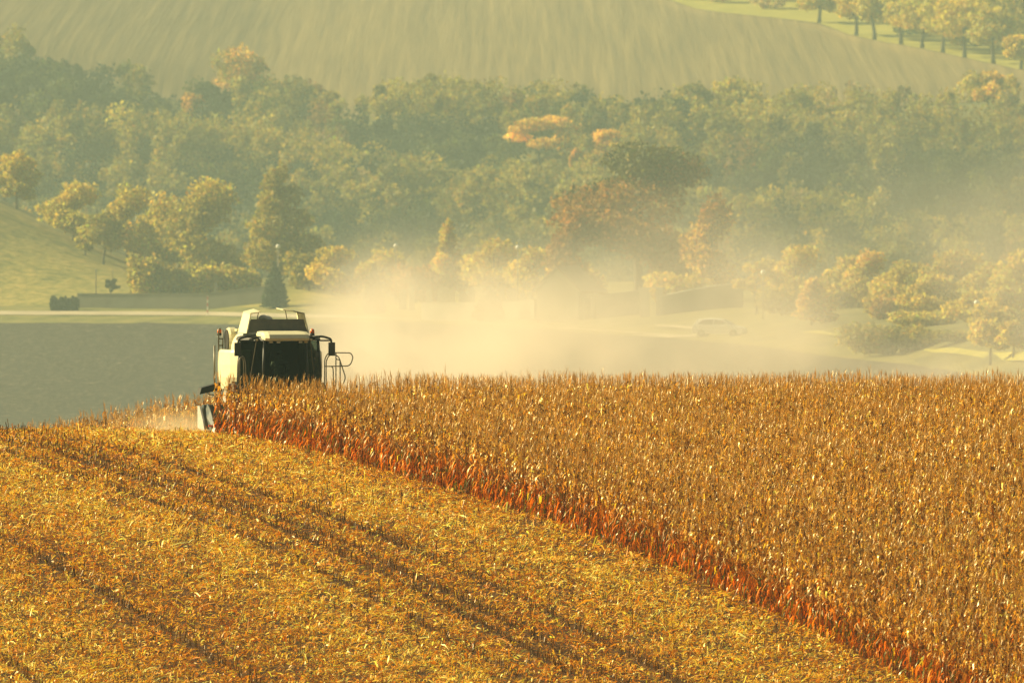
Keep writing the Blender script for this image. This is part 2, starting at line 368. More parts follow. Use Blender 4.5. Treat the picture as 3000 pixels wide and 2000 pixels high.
def tree(name, u, vt, y, wpx, shape, species, label, vb=None, n=2600, size=.22, group=None, tr=None, trunk=True, cat='tree', tip=None, dy=0):
    x = wx(u, y); zb = g(x, y); h = wz(vt, y)-zb; r = wpx/FPX*y/2
    root = empty(name, (x, y, zb), 0, label, cat, group)
    L = lobes_for(shape, h, r)
    ax = max(abs(l[0])+l[3] for l in L); L = [(l[0]*r/ax*1.05, l[1]*r/ax*1.05, l[2], l[3]*r/ax*1.05, l[4]*r/ax*1.05, l[5]) for l in L]
    C, k = lobe_points(L, n); C[:, 2] = np.clip(C[:, 2], .05*h, None)
    if trunk:
        bm = bmesh.new(); woods(bm, h, r, L, tr or max(.07, .022*h)); bmobj('trunk', bm, M['bark'], root, smooth=True)
    V, Q = cards(C, size)
    sp = SP_[species]; cc = colour(sp, n)*np.exp(rng.normal(0, .16, len(L)))[k][:, None]
    if tip:                                           # a second leaf colour in some limbs
        mk = (C[:, 2] > h*(tip[1]+rng.normal(0, .055, len(L))[k]+rng.normal(0, .04, n)))[:, None] if tip[1] > 0 else (rng.random(len(L)) < -tip[1])[k][:, None]
        cc = np.where(mk, colour(SP_[tip[0]], n), cc)
    quads('crown', V, Q, M['leaf'], np.repeat(cc, 4, 0), root)
    return root
# --- trees on and behind the grass slope at the left
tree('tall_tree', 50, 440, 1262, 165, 'tall', 'yellowgreen', 'tall yellow green tree behind the grassy ridge at the left picture edge', tip=('yellow', .75))
tree('broad_tree', 215, 528, 1236, 215, 'full', 'yellowgreen', 'round yellow topped tree with two thin trunks on the grassy ridge', tip=('yellow', .62), n=4200)
tree('small_tree', 303, 612, 1222, 120, 'round', 'olive', 'small tree with clear dark trunk standing low on the grass slope', n=2000)
tree('sapling', 250, 660, 1226, 62, 'tall', 'yellowgreen', 'thin sapling between the round tree and the small tree on the slope', n=600)
tree('leaning_tree', 372, 530, 1240, 190, 'full', 'yellow', 'yellow tree with a long slanting limb behind the small slope tree', n=3600, tip=('yellowgreen', -.4))
tree('slender_tree', 470, 555, 1236, 190, 'full', 'yellowgreen', 'olive yellow tree left of the wide dense tree', n=3000, tip=('yellow', .8))
tree('wide_tree', 598, 508, 1216, 300, 'full', 'olive', 'wide dense olive tree with yellow flat top behind the long wall', n=6500, tip=('yellow', .84))
tree('conical_tree', 812, 468, 1206, 330, 'cone', 'olive', 'tall conical olive tree rising behind the dark thuja', n=7500, tr=.34)
for u, vt, wp, sp, lb in ((425, 708, 110, 'yellowgreen', 'leafy bush tree at the foot of the grass slope'), (505, 738, 105, 'olive', 'low olive bush tree behind the middle of the long wall'),
                          (595, 735, 130, 'yellowgreen', 'bushy tree under the wide olive tree behind the wall'), (700, 752, 130, 'yellowgreen', 'bushy yellow green tree just left of the dark thuja'),
                          (905, 700, 150, 'olive', 'bushy tree right of the conical tree behind the dust')):
    tree('bush_tree', u, vt, 1193, wp, 'bush', sp, lb, n=2400, group='bushy trees behind the cemetery wall')
tree('fir_shrub', 325, 812, 1196, 52, 'sparse', 'dark', 'small dark fir shrub alone on the grass above the wall', n=420, size=.16, cat='shrub')
for u, vt, wp, lb in ((508, 836, 20, 'tiny dark cypress just behind the wall, left one of two'), (531, 848, 12, 'tiny thin cypress just behind the wall, right one of two')):
    tree('small_cypress', u, vt, 1191.5, wp, 'thuja', 'dark', lb, n=200, size=.12, group='tiny cypresses behind the wall', trunk=False, cat='cypress')
tree('hedge', 190, 866, 1183.5, 84, 'box', 'dark', 'dark clipped hedge at the left end of the long grey wall', n=2600, size=.14, trunk=False, cat='hedge')
tree('thuja', 805, 768, 1172, 78, 'thuja', 'dark', 'large dark thuja standing behind the combine harvester', n=3600, size=.15, group='thujas along the road')
tree('thuja', 1096, 772, 1152, 66, 'thuja', 'dark', 'dusty thuja right of the harvester in the thick dust', n=3000, size=.15, group='thujas along the road')
tree('thuja', 1432, 838, 1108, 98, 'thuja', 'green', 'broad low thuja in front of the pale wall beside the white chapel', n=3000, size=.15, group='thujas along the road')
# --- trees in the dust, middle
for u, vt, y, wp, sh, sp, lb, nn in (
    (975, 716, 1188, 170, 'full', 'yellow', 'low yellow tree fading in dust right of the conical tree', 2800),
    (1120, 722, 1190, 190, 'full', 'yellowgreen', 'yellow green tree in dust behind the dusty thuja', 2600),
    (1218, 745, 1180, 150, 'bush', 'rust', 'rusty brown bush in dust above the pale gravestones', 2200),
    (1308, 640, 1190, 150, 'cone', 'yellow', 'pointed bright yellow tree rising out of the dust', 3200),
    (1445, 692, 1170, 210, 'full', 'yellow', 'round yellow tree in dust behind the broad low thuja', 3400),
    (1560, 716, 1160, 180, 'full', 'yellow', 'yellow tree just left of the chapel roof', 2800),
    (1690, 745, 1150, 170, 'bush', 'yellow', 'yellow bush tree behind the chapel roof', 2400),
    (1990, 770, 1110, 210, 'bush', 'yellow', 'yellow undergrowth tree behind the gate pillars', 2800)):
    tree('dusty_tree', u, vt, y, wp, sh, sp, lb, n=nn, group='yellow trees veiled by the dust')
tree('giant_tree', 1870, 405, 1128, 500, 'dome', 'deeprust', 'giant round tree towering out of the dust with green top and russet sides', n=19000, tr=.42, tip=('deepgreen', .74))
tree('russet_tree', 1680, 600, 1122, 200, 'full', 'deeprust', 'smaller russet tree at the left foot of the giant tree', n=4200, tr=.25)
tree('russet_tree', 2085, 560, 1116, 190, 'full', 'deeprust', 'smaller orange brown tree at the right side of the giant tree', n=4200, tr=.25, tip=('gold', -.3))
# --- right group
for u, vt, y, wp, sh, sp, lb, nn, tp in (
    (2216, 735, 1050, 150, 'sparse', 'yellow', 'sparse yellow tree with dark forked trunk beside the lamp', 1800, None),
    (2330, 712, 1075, 210, 'full', 'yellow', 'tall pale yellow tree behind the white globe lamp', 4200, None),
    (2440, 800, 1060, 190, 'bush', 'yellow', 'yellow shrub tree between the tall pale tree and the slim tree', 3000, ('yellowgreen', -.4)),
    (2378, 808, 1000, 150, 'cone', 'gold', 'small golden orange tree with thin trunk behind the car', 2600, ('orange', -.5)),
    (2540, 725, 1040, 150, 'full', 'yellow', 'slim tree with an orange rounded top above the bushes', 3200, ('gold', .78)),
    (2590, 850, 1000, 120, 'bush', 'yellow', 'yellow bush tree with a glowing orange patch', 2200, ('orange', -.3)),
    (2650, 760, 1020, 230, 'full', 'yellow', 'round yellow tree left of the large leafy tree', 4200, ('yellowgreen', -.4)),
    (2780, 728, 1000, 260, 'full', 'yellow', 'large leafy yellow tree with one dark green gap', 5200, ('green', -.25)),
    (2895, 765, 985, 230, 'full', 'yellowgreen', 'yellow green tree behind the small forked tree', 4200, ('yellow', -.4)),
    (2990, 728, 975, 230, 'full', 'yellowgreen', 'tall yellow green tree at the right picture edge', 4200, ('yellow', -.3)),
    (2900, 886, 850, 170, 'round', 'yellow', 'small yellow tree with forked dark trunk by the grass strip', 3000, ('yellowgreen', -.4)),
    (2968, 935, 846, 95, 'round', 'yellow', 'young yellow tree with thin pale trunk at the right edge', 1500, None),
    (2480, 745, 1060, 180, 'full', 'yellowgreen', 'leafy yellow green tree left of the slim orange topped tree', 3600, ('yellow', -.5)),
    (2275, 790, 1085, 150, 'full', 'yellowgreen', 'dim yellow green tree behind the forked trunk', 2600, ('yellow', -.4)),
    (2720, 800, 985, 200, 'full', 'yellow', 'bright yellow tree in front of the gap between the two large trees', 3800, ('yellowgreen', -.4)),
    (2850, 850, 940, 190, 'full', 'yellowgreen', 'lower leafy tree around the far right globe lamp', 3600, ('yellow', -.5)),
    (2940, 840, 930, 170, 'full', 'yellow', 'lower yellow tree beside the right picture edge', 3200, ('yellowgreen', -.4)),
    (2700, 900, 960, 200, 'bush', 'yellowgreen', 'low leafy bush under the large leafy tree', 3000, ('yellow', -.3))):
    tree('roadside_tree', u, vt, y, wp, sh, sp, lb, n=nn, size=.19, group='autumn trees at the right of the valley', tip=tp)
tree('shade_bush', 2615, 925, 914, 330, 'bush', 'olive', 'broad dusky olive thicket at the edge of the ploughed field', n=6000, size=.18, cat='bush')
tree('shade_bush', 2290, 828, 1040, 150, 'bush', 'olive', 'dark thicket beside the pole of the white globe lamp', n=2600, size=.18, cat='bush')
tree('shade_bush', 2800, 960, 905, 260, 'bush', 'olive', 'low dusky bush behind the bright grass strip', n=3600, size=.18, cat='bush')
# --- trees that stand out of the forest
GAPS = []
for u, vt, y, wp, hpx, sh, sp, lb, tp in (
    (700, 128, 1440, 210, 190, 'round', 'orange', 'orange crowned tree at the upper edge of the forest', ('olive', -.45)),
    (572, 244, 1405, 75, 75, 'bush', 'orange', 'small glowing orange bush left of the orange crowned tree', None),
    (815, 205, 1438, 130, 90, 'bush', 'orange', 'faded orange tree right of the orange crowned tree', ('olive', -.35)),
    (1582, 325, 1395, 250, 150, 'flat', 'gold', 'golden tree with layered flat crown in the middle of the forest', ('orange', -.25)),
    (1785, 374, 1380, 120, 120, 'round', 'gold', 'bright golden tree just above the giant green tree', None),
    (1690, 408, 1375, 50, 60, 'flat', 'orange', 'tiny orange tree between the two golden trees', None),
    (2148, 224, 1445, 130, 120, 'round', 'yellowgreen', 'open crowned tree on the forest top edge above the dust', None),
    (2035, 238, 1445, 120, 120, 'round', 'olive', 'open olive tree left of the open crowned tree on the forest edge', None),
    (2900, 205, 1452, 160, 120, 'round', 'gold', 'golden tree at the forest top near the right edge', ('olive', -.4))):
    y = 2560
    while wz(vt, y)-g(wx(u, y), y) < max(7.5, hpx*1.15/FPX*y): y -= 3
    GAPS.append((u, y, wp))
    tree('forest_tree', u, vt, y, wp, sh, sp, lb, n=2600, size=.40, tr=.3, tip=tp, group='trees standing out of the forest')
# --- orchard at the top right
for u, vb, vt, wp, sp, lb in (
    (2400, 60, -45, 150, 'yellow', 'golden bush tree at the left end of the upper orchard'), (2508, 106, -40, 170, 'yellow', 'orchard tree with short trunk, leftmost of the row'),
    (2562, 101, -55, 150, 'yellow', 'orchard tree close behind the leftmost orchard trunk'), (2640, 118, -45, 140, 'yellowgreen', 'slender orchard tree behind the thick trunked one'),
    (2702, 148, -15, 210, 'yellow', 'wide orchard tree with thick trunk on the bright grass'), (2762, 146, -5, 150, 'yellow', 'orchard tree with forked trunk at the middle of the row'),
    (2826, 167, -10, 230, 'yellow', 'widest golden orchard tree at the lower end of the row'), (2910, 170, 20, 170, 'yellowgreen', 'dim green orchard tree between the widest and the smallest'), (2992, 182, 100, 110, 'yellow', 'small golden orchard tree at the right picture edge')):
    y = float(yedge(wx(u, 2700)))+14
    for _ in range(4): y = float(yedge(wx(u, y)))+14
    tree('orchard_tree', u, vt, y, wp, 'round', sp, lb, n=2600, size=.46, tr=.4, tip=('yellowgreen', -.35), group='trees of the upper orchard')

# --- the forest mass and the woods behind the orchard
def inside(u, v, zones):
    for (cu, cv, ru, rv) in zones:
        if ((u-cu)/ru)**2+((v-cv)/rv)**2 < 1: return True
    return False
SHADE_ZONES = [(120, 200, 240, 90), (480, 270, 300, 60), (330, 420, 230, 30), (700, 440, 220, 40), (1350, 400, 330, 70), (1150, 620, 230, 90), (2250, 470, 330, 80),  # hillside shade put into leaf colour: darker species inside these zones
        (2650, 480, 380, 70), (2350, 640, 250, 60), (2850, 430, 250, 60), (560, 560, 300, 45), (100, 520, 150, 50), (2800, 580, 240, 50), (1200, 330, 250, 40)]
LIT_ZONES = [(1300, 240, 260, 50), (1860, 470, 330, 150), (120, 360, 260, 60), (560, 380, 330, 50), (900, 470, 230, 80), (1350, 530, 330, 70), (2400, 290, 380, 60), (2900, 330, 200, 90), (2450, 490, 140, 50), (2350, 600, 280, 40), (2800, 270, 260, 70), (420, 480, 420, 40)]  # lit bands of the slope, put into leaf colour by paler species
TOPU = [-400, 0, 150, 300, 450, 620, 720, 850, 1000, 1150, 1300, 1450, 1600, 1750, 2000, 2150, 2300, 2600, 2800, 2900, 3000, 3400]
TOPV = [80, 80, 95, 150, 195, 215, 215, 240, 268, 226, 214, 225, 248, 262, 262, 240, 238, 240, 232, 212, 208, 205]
FV, FQ, FC, off = [], [], [], 0; TV = []; ntr = 0
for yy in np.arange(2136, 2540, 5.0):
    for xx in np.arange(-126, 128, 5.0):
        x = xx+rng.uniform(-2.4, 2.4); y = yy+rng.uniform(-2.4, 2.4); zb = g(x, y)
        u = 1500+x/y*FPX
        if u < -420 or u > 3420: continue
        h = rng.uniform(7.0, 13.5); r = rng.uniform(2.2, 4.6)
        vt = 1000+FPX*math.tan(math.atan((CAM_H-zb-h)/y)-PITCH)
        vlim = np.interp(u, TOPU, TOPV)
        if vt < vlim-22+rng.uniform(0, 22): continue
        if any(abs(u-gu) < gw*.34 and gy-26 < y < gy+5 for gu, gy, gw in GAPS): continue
        dk = inside(u, vt+20, SHADE_ZONES); lt = inside(u, vt+20, LIT_ZONES)
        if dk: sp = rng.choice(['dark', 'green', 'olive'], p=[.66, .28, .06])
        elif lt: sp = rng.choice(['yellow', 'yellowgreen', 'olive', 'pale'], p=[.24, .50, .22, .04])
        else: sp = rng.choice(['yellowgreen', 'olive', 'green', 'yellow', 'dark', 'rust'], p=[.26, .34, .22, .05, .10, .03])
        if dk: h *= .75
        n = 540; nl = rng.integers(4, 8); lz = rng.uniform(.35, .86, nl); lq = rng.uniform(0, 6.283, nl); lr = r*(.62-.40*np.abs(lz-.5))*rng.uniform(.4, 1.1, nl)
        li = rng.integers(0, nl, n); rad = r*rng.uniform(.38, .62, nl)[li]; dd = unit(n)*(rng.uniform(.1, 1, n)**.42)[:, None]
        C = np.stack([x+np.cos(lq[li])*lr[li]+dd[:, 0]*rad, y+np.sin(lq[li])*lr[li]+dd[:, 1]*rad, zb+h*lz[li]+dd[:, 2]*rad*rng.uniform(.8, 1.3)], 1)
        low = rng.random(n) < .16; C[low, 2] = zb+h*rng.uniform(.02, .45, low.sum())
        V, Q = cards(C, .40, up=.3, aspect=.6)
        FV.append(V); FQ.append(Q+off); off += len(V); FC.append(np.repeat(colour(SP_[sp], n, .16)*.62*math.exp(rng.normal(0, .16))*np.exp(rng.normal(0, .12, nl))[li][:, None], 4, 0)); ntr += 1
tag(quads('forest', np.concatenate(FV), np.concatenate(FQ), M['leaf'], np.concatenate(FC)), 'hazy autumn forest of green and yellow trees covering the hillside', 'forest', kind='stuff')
FV, FQ, FC, off = [], [], [], 0
for k in range(420):
    x = rng.uniform(22, 210); y = float(yedge(x))+rng.uniform(42, 400)
    zb = g(x, y); h = rng.uniform(8, 13); n = 420; r = rng.uniform(3, 5.2); u = 1500+x/y*FPX
    if u < 2000 or u > 3500: continue
    pale = u < 2310
    if pale: h *= .42
    ft = rng.random(n); q = rng.uniform(0, 6.283, n); rr = np.sin(np.pi*(.12+.8*ft))*r*rng.uniform(.2, 1, n)**.5
    V, Q = cards(np.stack([x+np.cos(q)*rr, y+np.sin(q)*rr, zb+h*(.1+.9*ft)], 1), .62, up=.3)
    sp = 'pale' if pale else rng.choice(['yellowgreen', 'green', 'olive', 'yellow'])
    FV.append(V); FQ.append(Q+off); off += len(V); FC.append(np.repeat(colour(SP_[sp], n), 4, 0))
tag(quads('wood', np.concatenate(FV), np.concatenate(FQ), M['leaf'], np.concatenate(FC)), 'wood and pale bushes behind the orchard at the top right', 'wood', kind='stuff')

# ------------------------------------------------------------------ cemetery, lamps, posts, car
def wall_run(name, a, b, h, thick, label, m, cap=None, hb=None):
    (xa, ya), (xb, yb) = a, b; L = math.hypot(xb-xa, yb-ya); rz = math.atan2(yb-ya, xb-xa)
    za = g(xa, ya); root = empty(name, (xa, ya, za), rz, label, 'wall')
    n = max(2, int(L/2)); bm = bmesh.new(); rings = []; caps = []
    for i in range(n+1):
        f = i/n; zz = g(xa+(xb-xa)*f, ya+(yb-ya)*f)-za; ht = h+((hb or h)-h)*f
        rings.append([(L*f, -thick/2, zz-.4), (L*f, thick/2, zz-.4), (L*f, thick/2, zz+ht), (L*f, -thick/2, zz+ht)])
        caps.append([(L*f, -thick/2-.05, zz+ht+.003), (L*f, thick/2+.05, zz+ht+.003), (L*f, thick/2+.05, zz+ht+.09), (L*f, -thick/2-.05, zz+ht+.09)])
    loft(bm, rings); bmobj('wall_face', bm, m, root)
    bm = bmesh.new(); loft(bm, caps); bmobj('coping', bm, cap or m, root)
    return root
wall_run('cemetery_wall', (wx(228, 1187), 1187), (wx(800, 1179), 1179), 1.25, .3, 'long stained grey wall along the road left of the harvester', M['wall'], M['tin'], 1.5)
wall_run('cemetery_wall', (wx(1238, 1122), 1122), (wx(1570, 1106), 1106), 1.5, .3, 'pale wall in the dust beside the thujas left of the chapel', M['wall'])
wall_run('cemetery_wall', (wx(1742, 1091), 1091), (wx(1880, 1093), 1093), 1.9, .3, 'short pale wall just right of the chapel', M['wall'])
wall_run('cemetery_wall', (wx(1935, 1083), 1083), (wx(2175, 1087), 1087), 1.55, .3, 'pale wall with light coping behind the silver car', M['wall'], M['stone'], 2.0)
def pillar(u, y, w_, h, label):
    root = empty('gate_pillar', (wx(u, y), y, g(wx(u, y), y)), 0, label, 'gate pillar', 'pillars of the cemetery gate')
    bm = bmesh.new(); bx(bm, -w_/2, w_/2, -.3, .3, -.3, h); bmobj('shaft', bm, M['plaster'], root, bevel=.03)
    bm = bmesh.new(); bx(bm, -w_/2-.1, w_/2+.1, -.4, .4, h+.003, h+.15); bmobj('cap', bm, M['stone'], root, bevel=.03)
pillar(1888, 1083, .85, 2.3, 'left pale pillar of the cemetery gate'); pillar(1932, 1083, .6, 2.2, 'right pale pillar of the cemetery gate')
# chapel
ya = 1092; xa = wx(1634, ya)
ch = empty('chapel', (xa, ya, g(xa, ya)), R(-24), 'small white gabled chapel with brown tiled roof in the dust', 'chapel')
HW, HD, HE, HA = 1.95, 4.2, 2.75, 4.55
bm = bmesh.new(); loft(bm, [[(-HW, yy, -.4), (HW, yy, -.4), (HW, yy, HE), (0, yy, HA), (-HW, yy, HE)] for yy in (0, HD)]); bmobj('wall', bm, M['plaster'], ch)
bm = bmesh.new(); bx(bm, -HW-.03, HW+.03, -.06, -.003, HE-.06, HE+.06); bmobj('cornice', bm, M['stone'], ch)
bm = bmesh.new()
for s in (-1, 1):
    e = Vector((s*(HW+.35), 0, HE-.33+.06)); a = Vector((0, 0, HA+.06)); nrm = Vector((s*(HA-HE), 0, HW)).normalized()*.12
    loft(bm, [[(e.x, yy, e.z), (a.x, yy, a.z), (a.x+nrm.x*0, yy, a.z+.14), (e.x+nrm.x, yy, e.z+nrm.z)] for yy in (-.3, HD+.3)])
bmobj('roof', bm, M['roof'], ch)
bm = bmesh.new(); tube(bm, [(HW+.05, -.1, 0), (HW+.05, -.1, HE-.2)], .05, 6); bmobj('downpipe', bm, M['tin'], ch)
bm = bmesh.new(); bx(bm, HW+.002, HW+.05, 1.4, 2.3, 0, 2.0); bmobj('door', bm, M['tin'], ch)
# gravestones behind the walls
gs = [(1180, 1162, .7, 1.9, 'broad pale gravestone, farthest left of the dusty row'), (1206, 1160, .5, 2.2, 'narrow tall gravestone near the left end of the dusty row'), (1258, 1156, .5, 1.9, 'narrow gravestone between two dark gaps'),
      (1300, 1150, 1.1, 2.2, 'widest pale gravestone of the dusty row'), (1326, 1147, .5, 2.0, 'narrow gravestone right beside the widest one'), (1358, 1142, .9, 1.7, 'low wide gravestone right of the widest one'),
      (1382, 1138, .6, 2.2, 'tall gravestone just left of the broad low thuja'), (1470, 1128, .6, 2.2, 'tall gravestone just right of the broad low thuja'), (1500, 1122, .9, 2.3, 'wide bluish gravestone between thuja and chapel'),
      (1532, 1116, .5, 2.1, 'slim gravestone nearest the left side of the chapel'), (632, 1186, .28, 2.0, 'little grey headstone peeping over the long grey wall')]
for u, y, w_, h, lb in gs:
    root = empty('gravestone', (wx(u, y), y, g(wx(u, y), y)), rng.uniform(-.2, .2), lb, 'gravestone', 'gravestones behind the cemetery walls')
    bm = bmesh.new(); prof = [(-w_/2, 0), (w_/2, 0), (w_/2, h*.86), (w_*.25, h), (-w_*.25, h), (-w_/2, h*.86)]
    loft(bm, [[(px, yy, pz) for px, pz in prof] for yy in (-.09, .09)]); bmobj('stone', bm, M['stone'], root, bevel=.02)
    bm = bmesh.new(); bx(bm, -w_/2-.12, w_/2+.12, -.22, .22, -.2, .12); bmobj('plinth', bm, M['wall'], root)
# globe lamps
lamp0 = None
def lamp(u, v, y, label):
    x = wx(u, y); zb = g(x, y); h = wz(v, y)-zb
    root = empty('street_lamp', (x, y, zb), 0, label, 'street lamp', 'white globe lamps of the cemetery')
    bm = bmesh.new(); tube(bm, [(0, 0, -.2), (0, 0, h*.3), (0, 0, h-.12)], [.07, .045, .035], 8); bmobj('pole', bm, M['tin'], root, smooth=True)
    bm = bmesh.new(); bmesh.ops.create_uvsphere(bm, u_segments=16, v_segments=10, radius=.21, matrix=Matrix.Translation((0, 0, h))); bmobj('globe', bm, M['globe'], root, smooth=True)
    bm = bmesh.new(); lathe(bm, [(.05, h-.26), (.10, h-.18), (.05, h-.17)], 10); bmobj('collar', bm, M['tin'], root)
for u, v, y, lb in ((815, 722, 1192, 'globe lamp in front of the conical tree'), (1160, 720, 1180, 'globe lamp above the dust right of the dusty thuja'), (1517, 725, 1145, 'globe lamp over the yellow tree left of the chapel'),
                    (2236, 798, 1035, 'globe lamp on a tall pole beside the forked trunk right of the car'), (2862, 887, 900, 'globe lamp among the yellow leaves at the far right')): lamp(u, v, y, lb)
# roadside posts
def post(name, u, vt, vb, y, r, label, m1, m2=None, cat='post', group=None):
    x = wx(u, y); zb = g(x, y); h = wz(vt, y)-zb
    root = empty(name, (x, y, zb), 0, label, cat, group); n = 6
    for k in range(n if m2 else 1):
        nn = n if m2 else 1; bm = bmesh.new(); tube(bm, [(0, 0, h*k/nn-(.2 if k == 0 else 0)), (0, 0, h*(k+1)/nn)], r, 8); bmobj('band' if m2 else 'shaft', bm, (m1, m2)[k % 2] if m2 else m1, root)
    bm = bmesh.new(); tube(bm, [(0, 0, h+.002), (0, 0, h+.06)], [r*1.1, r*.5], 8); bmobj('cap', bm, m1, root)
post('marker_post', 608, 868, 915, 1174, .045, 'thin red and white snow marker post by the road before the wall', M['white'], M['red'])
post('pole', 281, 788, 868, 1190, .05, 'thin dark pole rising behind the left part of the grey wall', M['tin'])
post('pole', 330, 790, 820, 1205, .03, 'very thin pole beside the small fir shrub on the slope', M['tin'])
for k, u in enumerate((2984, 2991, 2998, 3006)):
    post('fence_post', u, 1113+k, 1135, 800-2*k, .06, 'short dark fence post at the right picture edge above the corn', M['bark'], group='short fence posts at the right edge')
# silver car, three quarters to the camera
yc = 1012; xc = wx(2108, yc)
car = empty('car', (xc, yc, g(xc, yc)), R(-13), 'silver hatchback car parked on the grass at the field edge', 'car')
def side(z): return z
def car_shell(prof, hw, taper, name, m, z_in=0.0):
    bm = bmesh.new(); rings = []
    for k, (fw, sy) in enumerate(((.90, -1), (1.0, -.86), (1.0, .86), (.90, 1))):
        rings.append([(px*(.985 if fw < 1 else 1), sy*hw*(1-taper*max(0, pz-.85)), .25+(pz-.25)*(.97 if fw < 1 else 1)) for px, pz in prof])
    loft(bm, rings); return bmobj(name, bm, m, car, smooth=False, bevel=.03)
body = [(-2.0, .30), (1.9, .25), (2.06, .45), (2.02, .68), (1.75, .82), (1.05, .95), (-1.85, 1.0), (-2.05, .8)]
car_shell(body, .86, .12, 'body', M['carpaint'])
roofp = [(1.12, .94), (.35, 1.40), (-.6, 1.50), (-1.55, 1.42), (-1.92, .99)]
car_shell(roofp, .80, .22, 'roof', M['carpaint'])
for s in (-1, 1):
    for nm, pl in (('side_window', [(.86, .99), (.30, 1.34), (-.25, 1.40), (-.30, 1.0)]), ('side_window', [(-.38, 1.0), (-.33, 1.41), (-1.2, 1.37), (-1.55, 1.02)])):
        bm = bmesh.new(); loft(bm, [[(px, s*(yy-.19*(pz-.95)), pz) for px, pz in pl] for yy in (.745, .800)]); bmobj(nm, bm, M['carglass'], car)
    for wxx in (1.28, -1.28):
        whl = empty('wheel', (wxx, s*.78, .31)); whl.parent = car
        bm = bmesh.new(); lathe(bm, [(.19, -.10), (.31, -.09), (.31, .09), (.19, .10)], 20, 'y'); bmobj('tyre', bm, M['rubber'], whl)
        bm = bmesh.new(); lathe(bm, [(.02, -.105), (.19, -.09), (.19, .09), (.02, .105)], 14, 'y'); bmobj('rim', bm, M['grey'], whl)
    bm = bmesh.new(); bx(bm, 1.80, 2.03, s*.62-.14, s*.62+.14, .62, .76); bmobj('headlight', bm, M['lens'], car, bevel=.03)
    bm = bmesh.new(); bx(bm, .60, .78, s*.92-.09, s*.92+.09, .95, 1.08); bmobj('mirror', bm, M['carpaint'], car, bevel=.03)
bm = bmesh.new(); loft(bm, [[(px, sy*.62, pz) for px, pz in [(1.06, 1.0), (.42, 1.39), (.45, 1.41), (1.10, 1.02)]] for sy in (-1, 1)]); bmobj('windscreen', bm, M['carglass'], car)
bm = bmesh.new(); bx(bm, 2.02, 2.10, -.6, .6, .30, .46); bmobj('bumper', bm, M['black'], car, bevel=.03)

# ------------------------------------------------------------------ combine harvester (local x right, y back, z up)
CX, CY = (836-1500)/FPX*403.2, 403.2
cb = empty('combine_harvester', (CX, CY, g(CX, CY)-.0), PSI, 'cream combine harvester cutting corn with open grain tank flaps', 'combine harvester')
cb.scale = (1, 1, .97)
def pt(name, bm, m, bevel=0, smooth=False, parent=None, seg=2): return bmobj(name, bm, M[m], parent or cb, smooth, bevel, seg)
# hull and side panels
bm = bmesh.new(); loft(bm, [[(x, y, z) for x, z in ((-1.30, .95), (1.30, .95), (1.36, 1.6), (1.30, 2.62), (-1.30, 2.62), (-1.36, 1.6))] for y in (1.75, 3.5)]+[[(x*.8, 4.7, z) for x, z in ((-1.30, 1.1), (1.30, 1.1), (1.36, 1.6), (1.30, 2.5), (-1.30, 2.5), (-1.36, 1.6))]]); pt('body', bm, 'grey', .05)
for s in (-1, 1):
    bm = bmesh.new(); sec = []
    outl = [(.94, .98), (1.28, 1.10), (1.47, 1.50), (1.53, 2.1), (1.52, 3.3), (1.47, 3.42), (1.40, 3.40), (1.35, 2.4), (1.2, 1.5), (.94, 1.2)]
    for z, k in ((1.26, .82), (1.42, .93), (1.8, .99), (2.2, 1.0), (2.6, .985), (2.68, .95)):
        y_sh = .9*max(0, (1.75-z))
        sec.append([(s*xx*k, yy+(y_sh*.75 if yy < 2.2 else 0), z) for xx, yy in outl])
    loft(bm, sec); pt('side_panel', bm, 'cream', .012)
    bm = bmesh.new(); loft(bm, [[(s*(1.46-.34*(yy-3.5)), yy, zz) for yy, zz in ((3.50, 1.3), (4.5, 1.3), (4.7, 1.6), (4.6, 2.5), (3.50, 2.62))], [(s*(1.40-.34*(yy-3.5)), yy, zz) for yy, zz in ((3.50, 1.3), (4.5, 1.3), (4.7, 1.6), (4.6, 2.5), (3.50, 2.62))]]); pt('rear_panel', bm, 'cream', .02)
    # rounded shoulder hood above the panel
    bm = bmesh.new(); rings = []
    for yy, k in ((1.85, .80), (1.95, .97), (2.2, 1.0), (2.65, 1.0), (2.75, .94)):
        rings.append([(s*(.80+(.42)*k*math.cos(q)), yy, 2.66+.60*k*math.sin(q)) for q in np.linspace(0, math.pi/2, 8)]+[(s*.80, yy, 2.66)])
    loft(bm, rings); pt('shoulder_hood', bm, 'cream', .0, smooth=False)
bm = bmesh.new(); loft(bm, [[(x, 1.72, z) for x, z in ((-1.25, 1.9), (1.25, 1.9), (1.25, 2.72), (1.0, 3.20), (-1.0, 3.20), (-1.25, 2.72))], [(x, 1.86, z) for x, z in ((-1.25, 1.9), (1.25, 1.9), (1.25, 2.72), (1.0, 3.20), (-1.0, 3.20), (-1.25, 2.72))]]); pt('front_bulkhead', bm, 'grey', .02)
# engine deck with round rotary screen at the left
bm = bmesh.new(); bx(bm, -1.0, 1.0, 2.8, 4.6, 2.625, 3.15); pt('engine_deck', bm, 'cream', .12, seg=4)
bm = bmesh.new(); lathe(bm, [(.40, -1.40), (.44, -1.34), (.44, -1.17)], 24, 'x', (.17, 3.25, 2.95)); r_ = pt('rotary_screen', bm, 'cream', 0)
bm = bmesh.new(); lathe(bm, [(.37, -1.43), (.37, -1.405)], 24, 'x', (.17, 3.25, 2.95)); pt('screen_mesh', bm, 'black', parent=r_)
bm = bmesh.new(); bx(bm, -1.02, -.72, 2.75, 3.4, 3.27, 3.34); pt('deck_lid', bm, 'cream', .02)
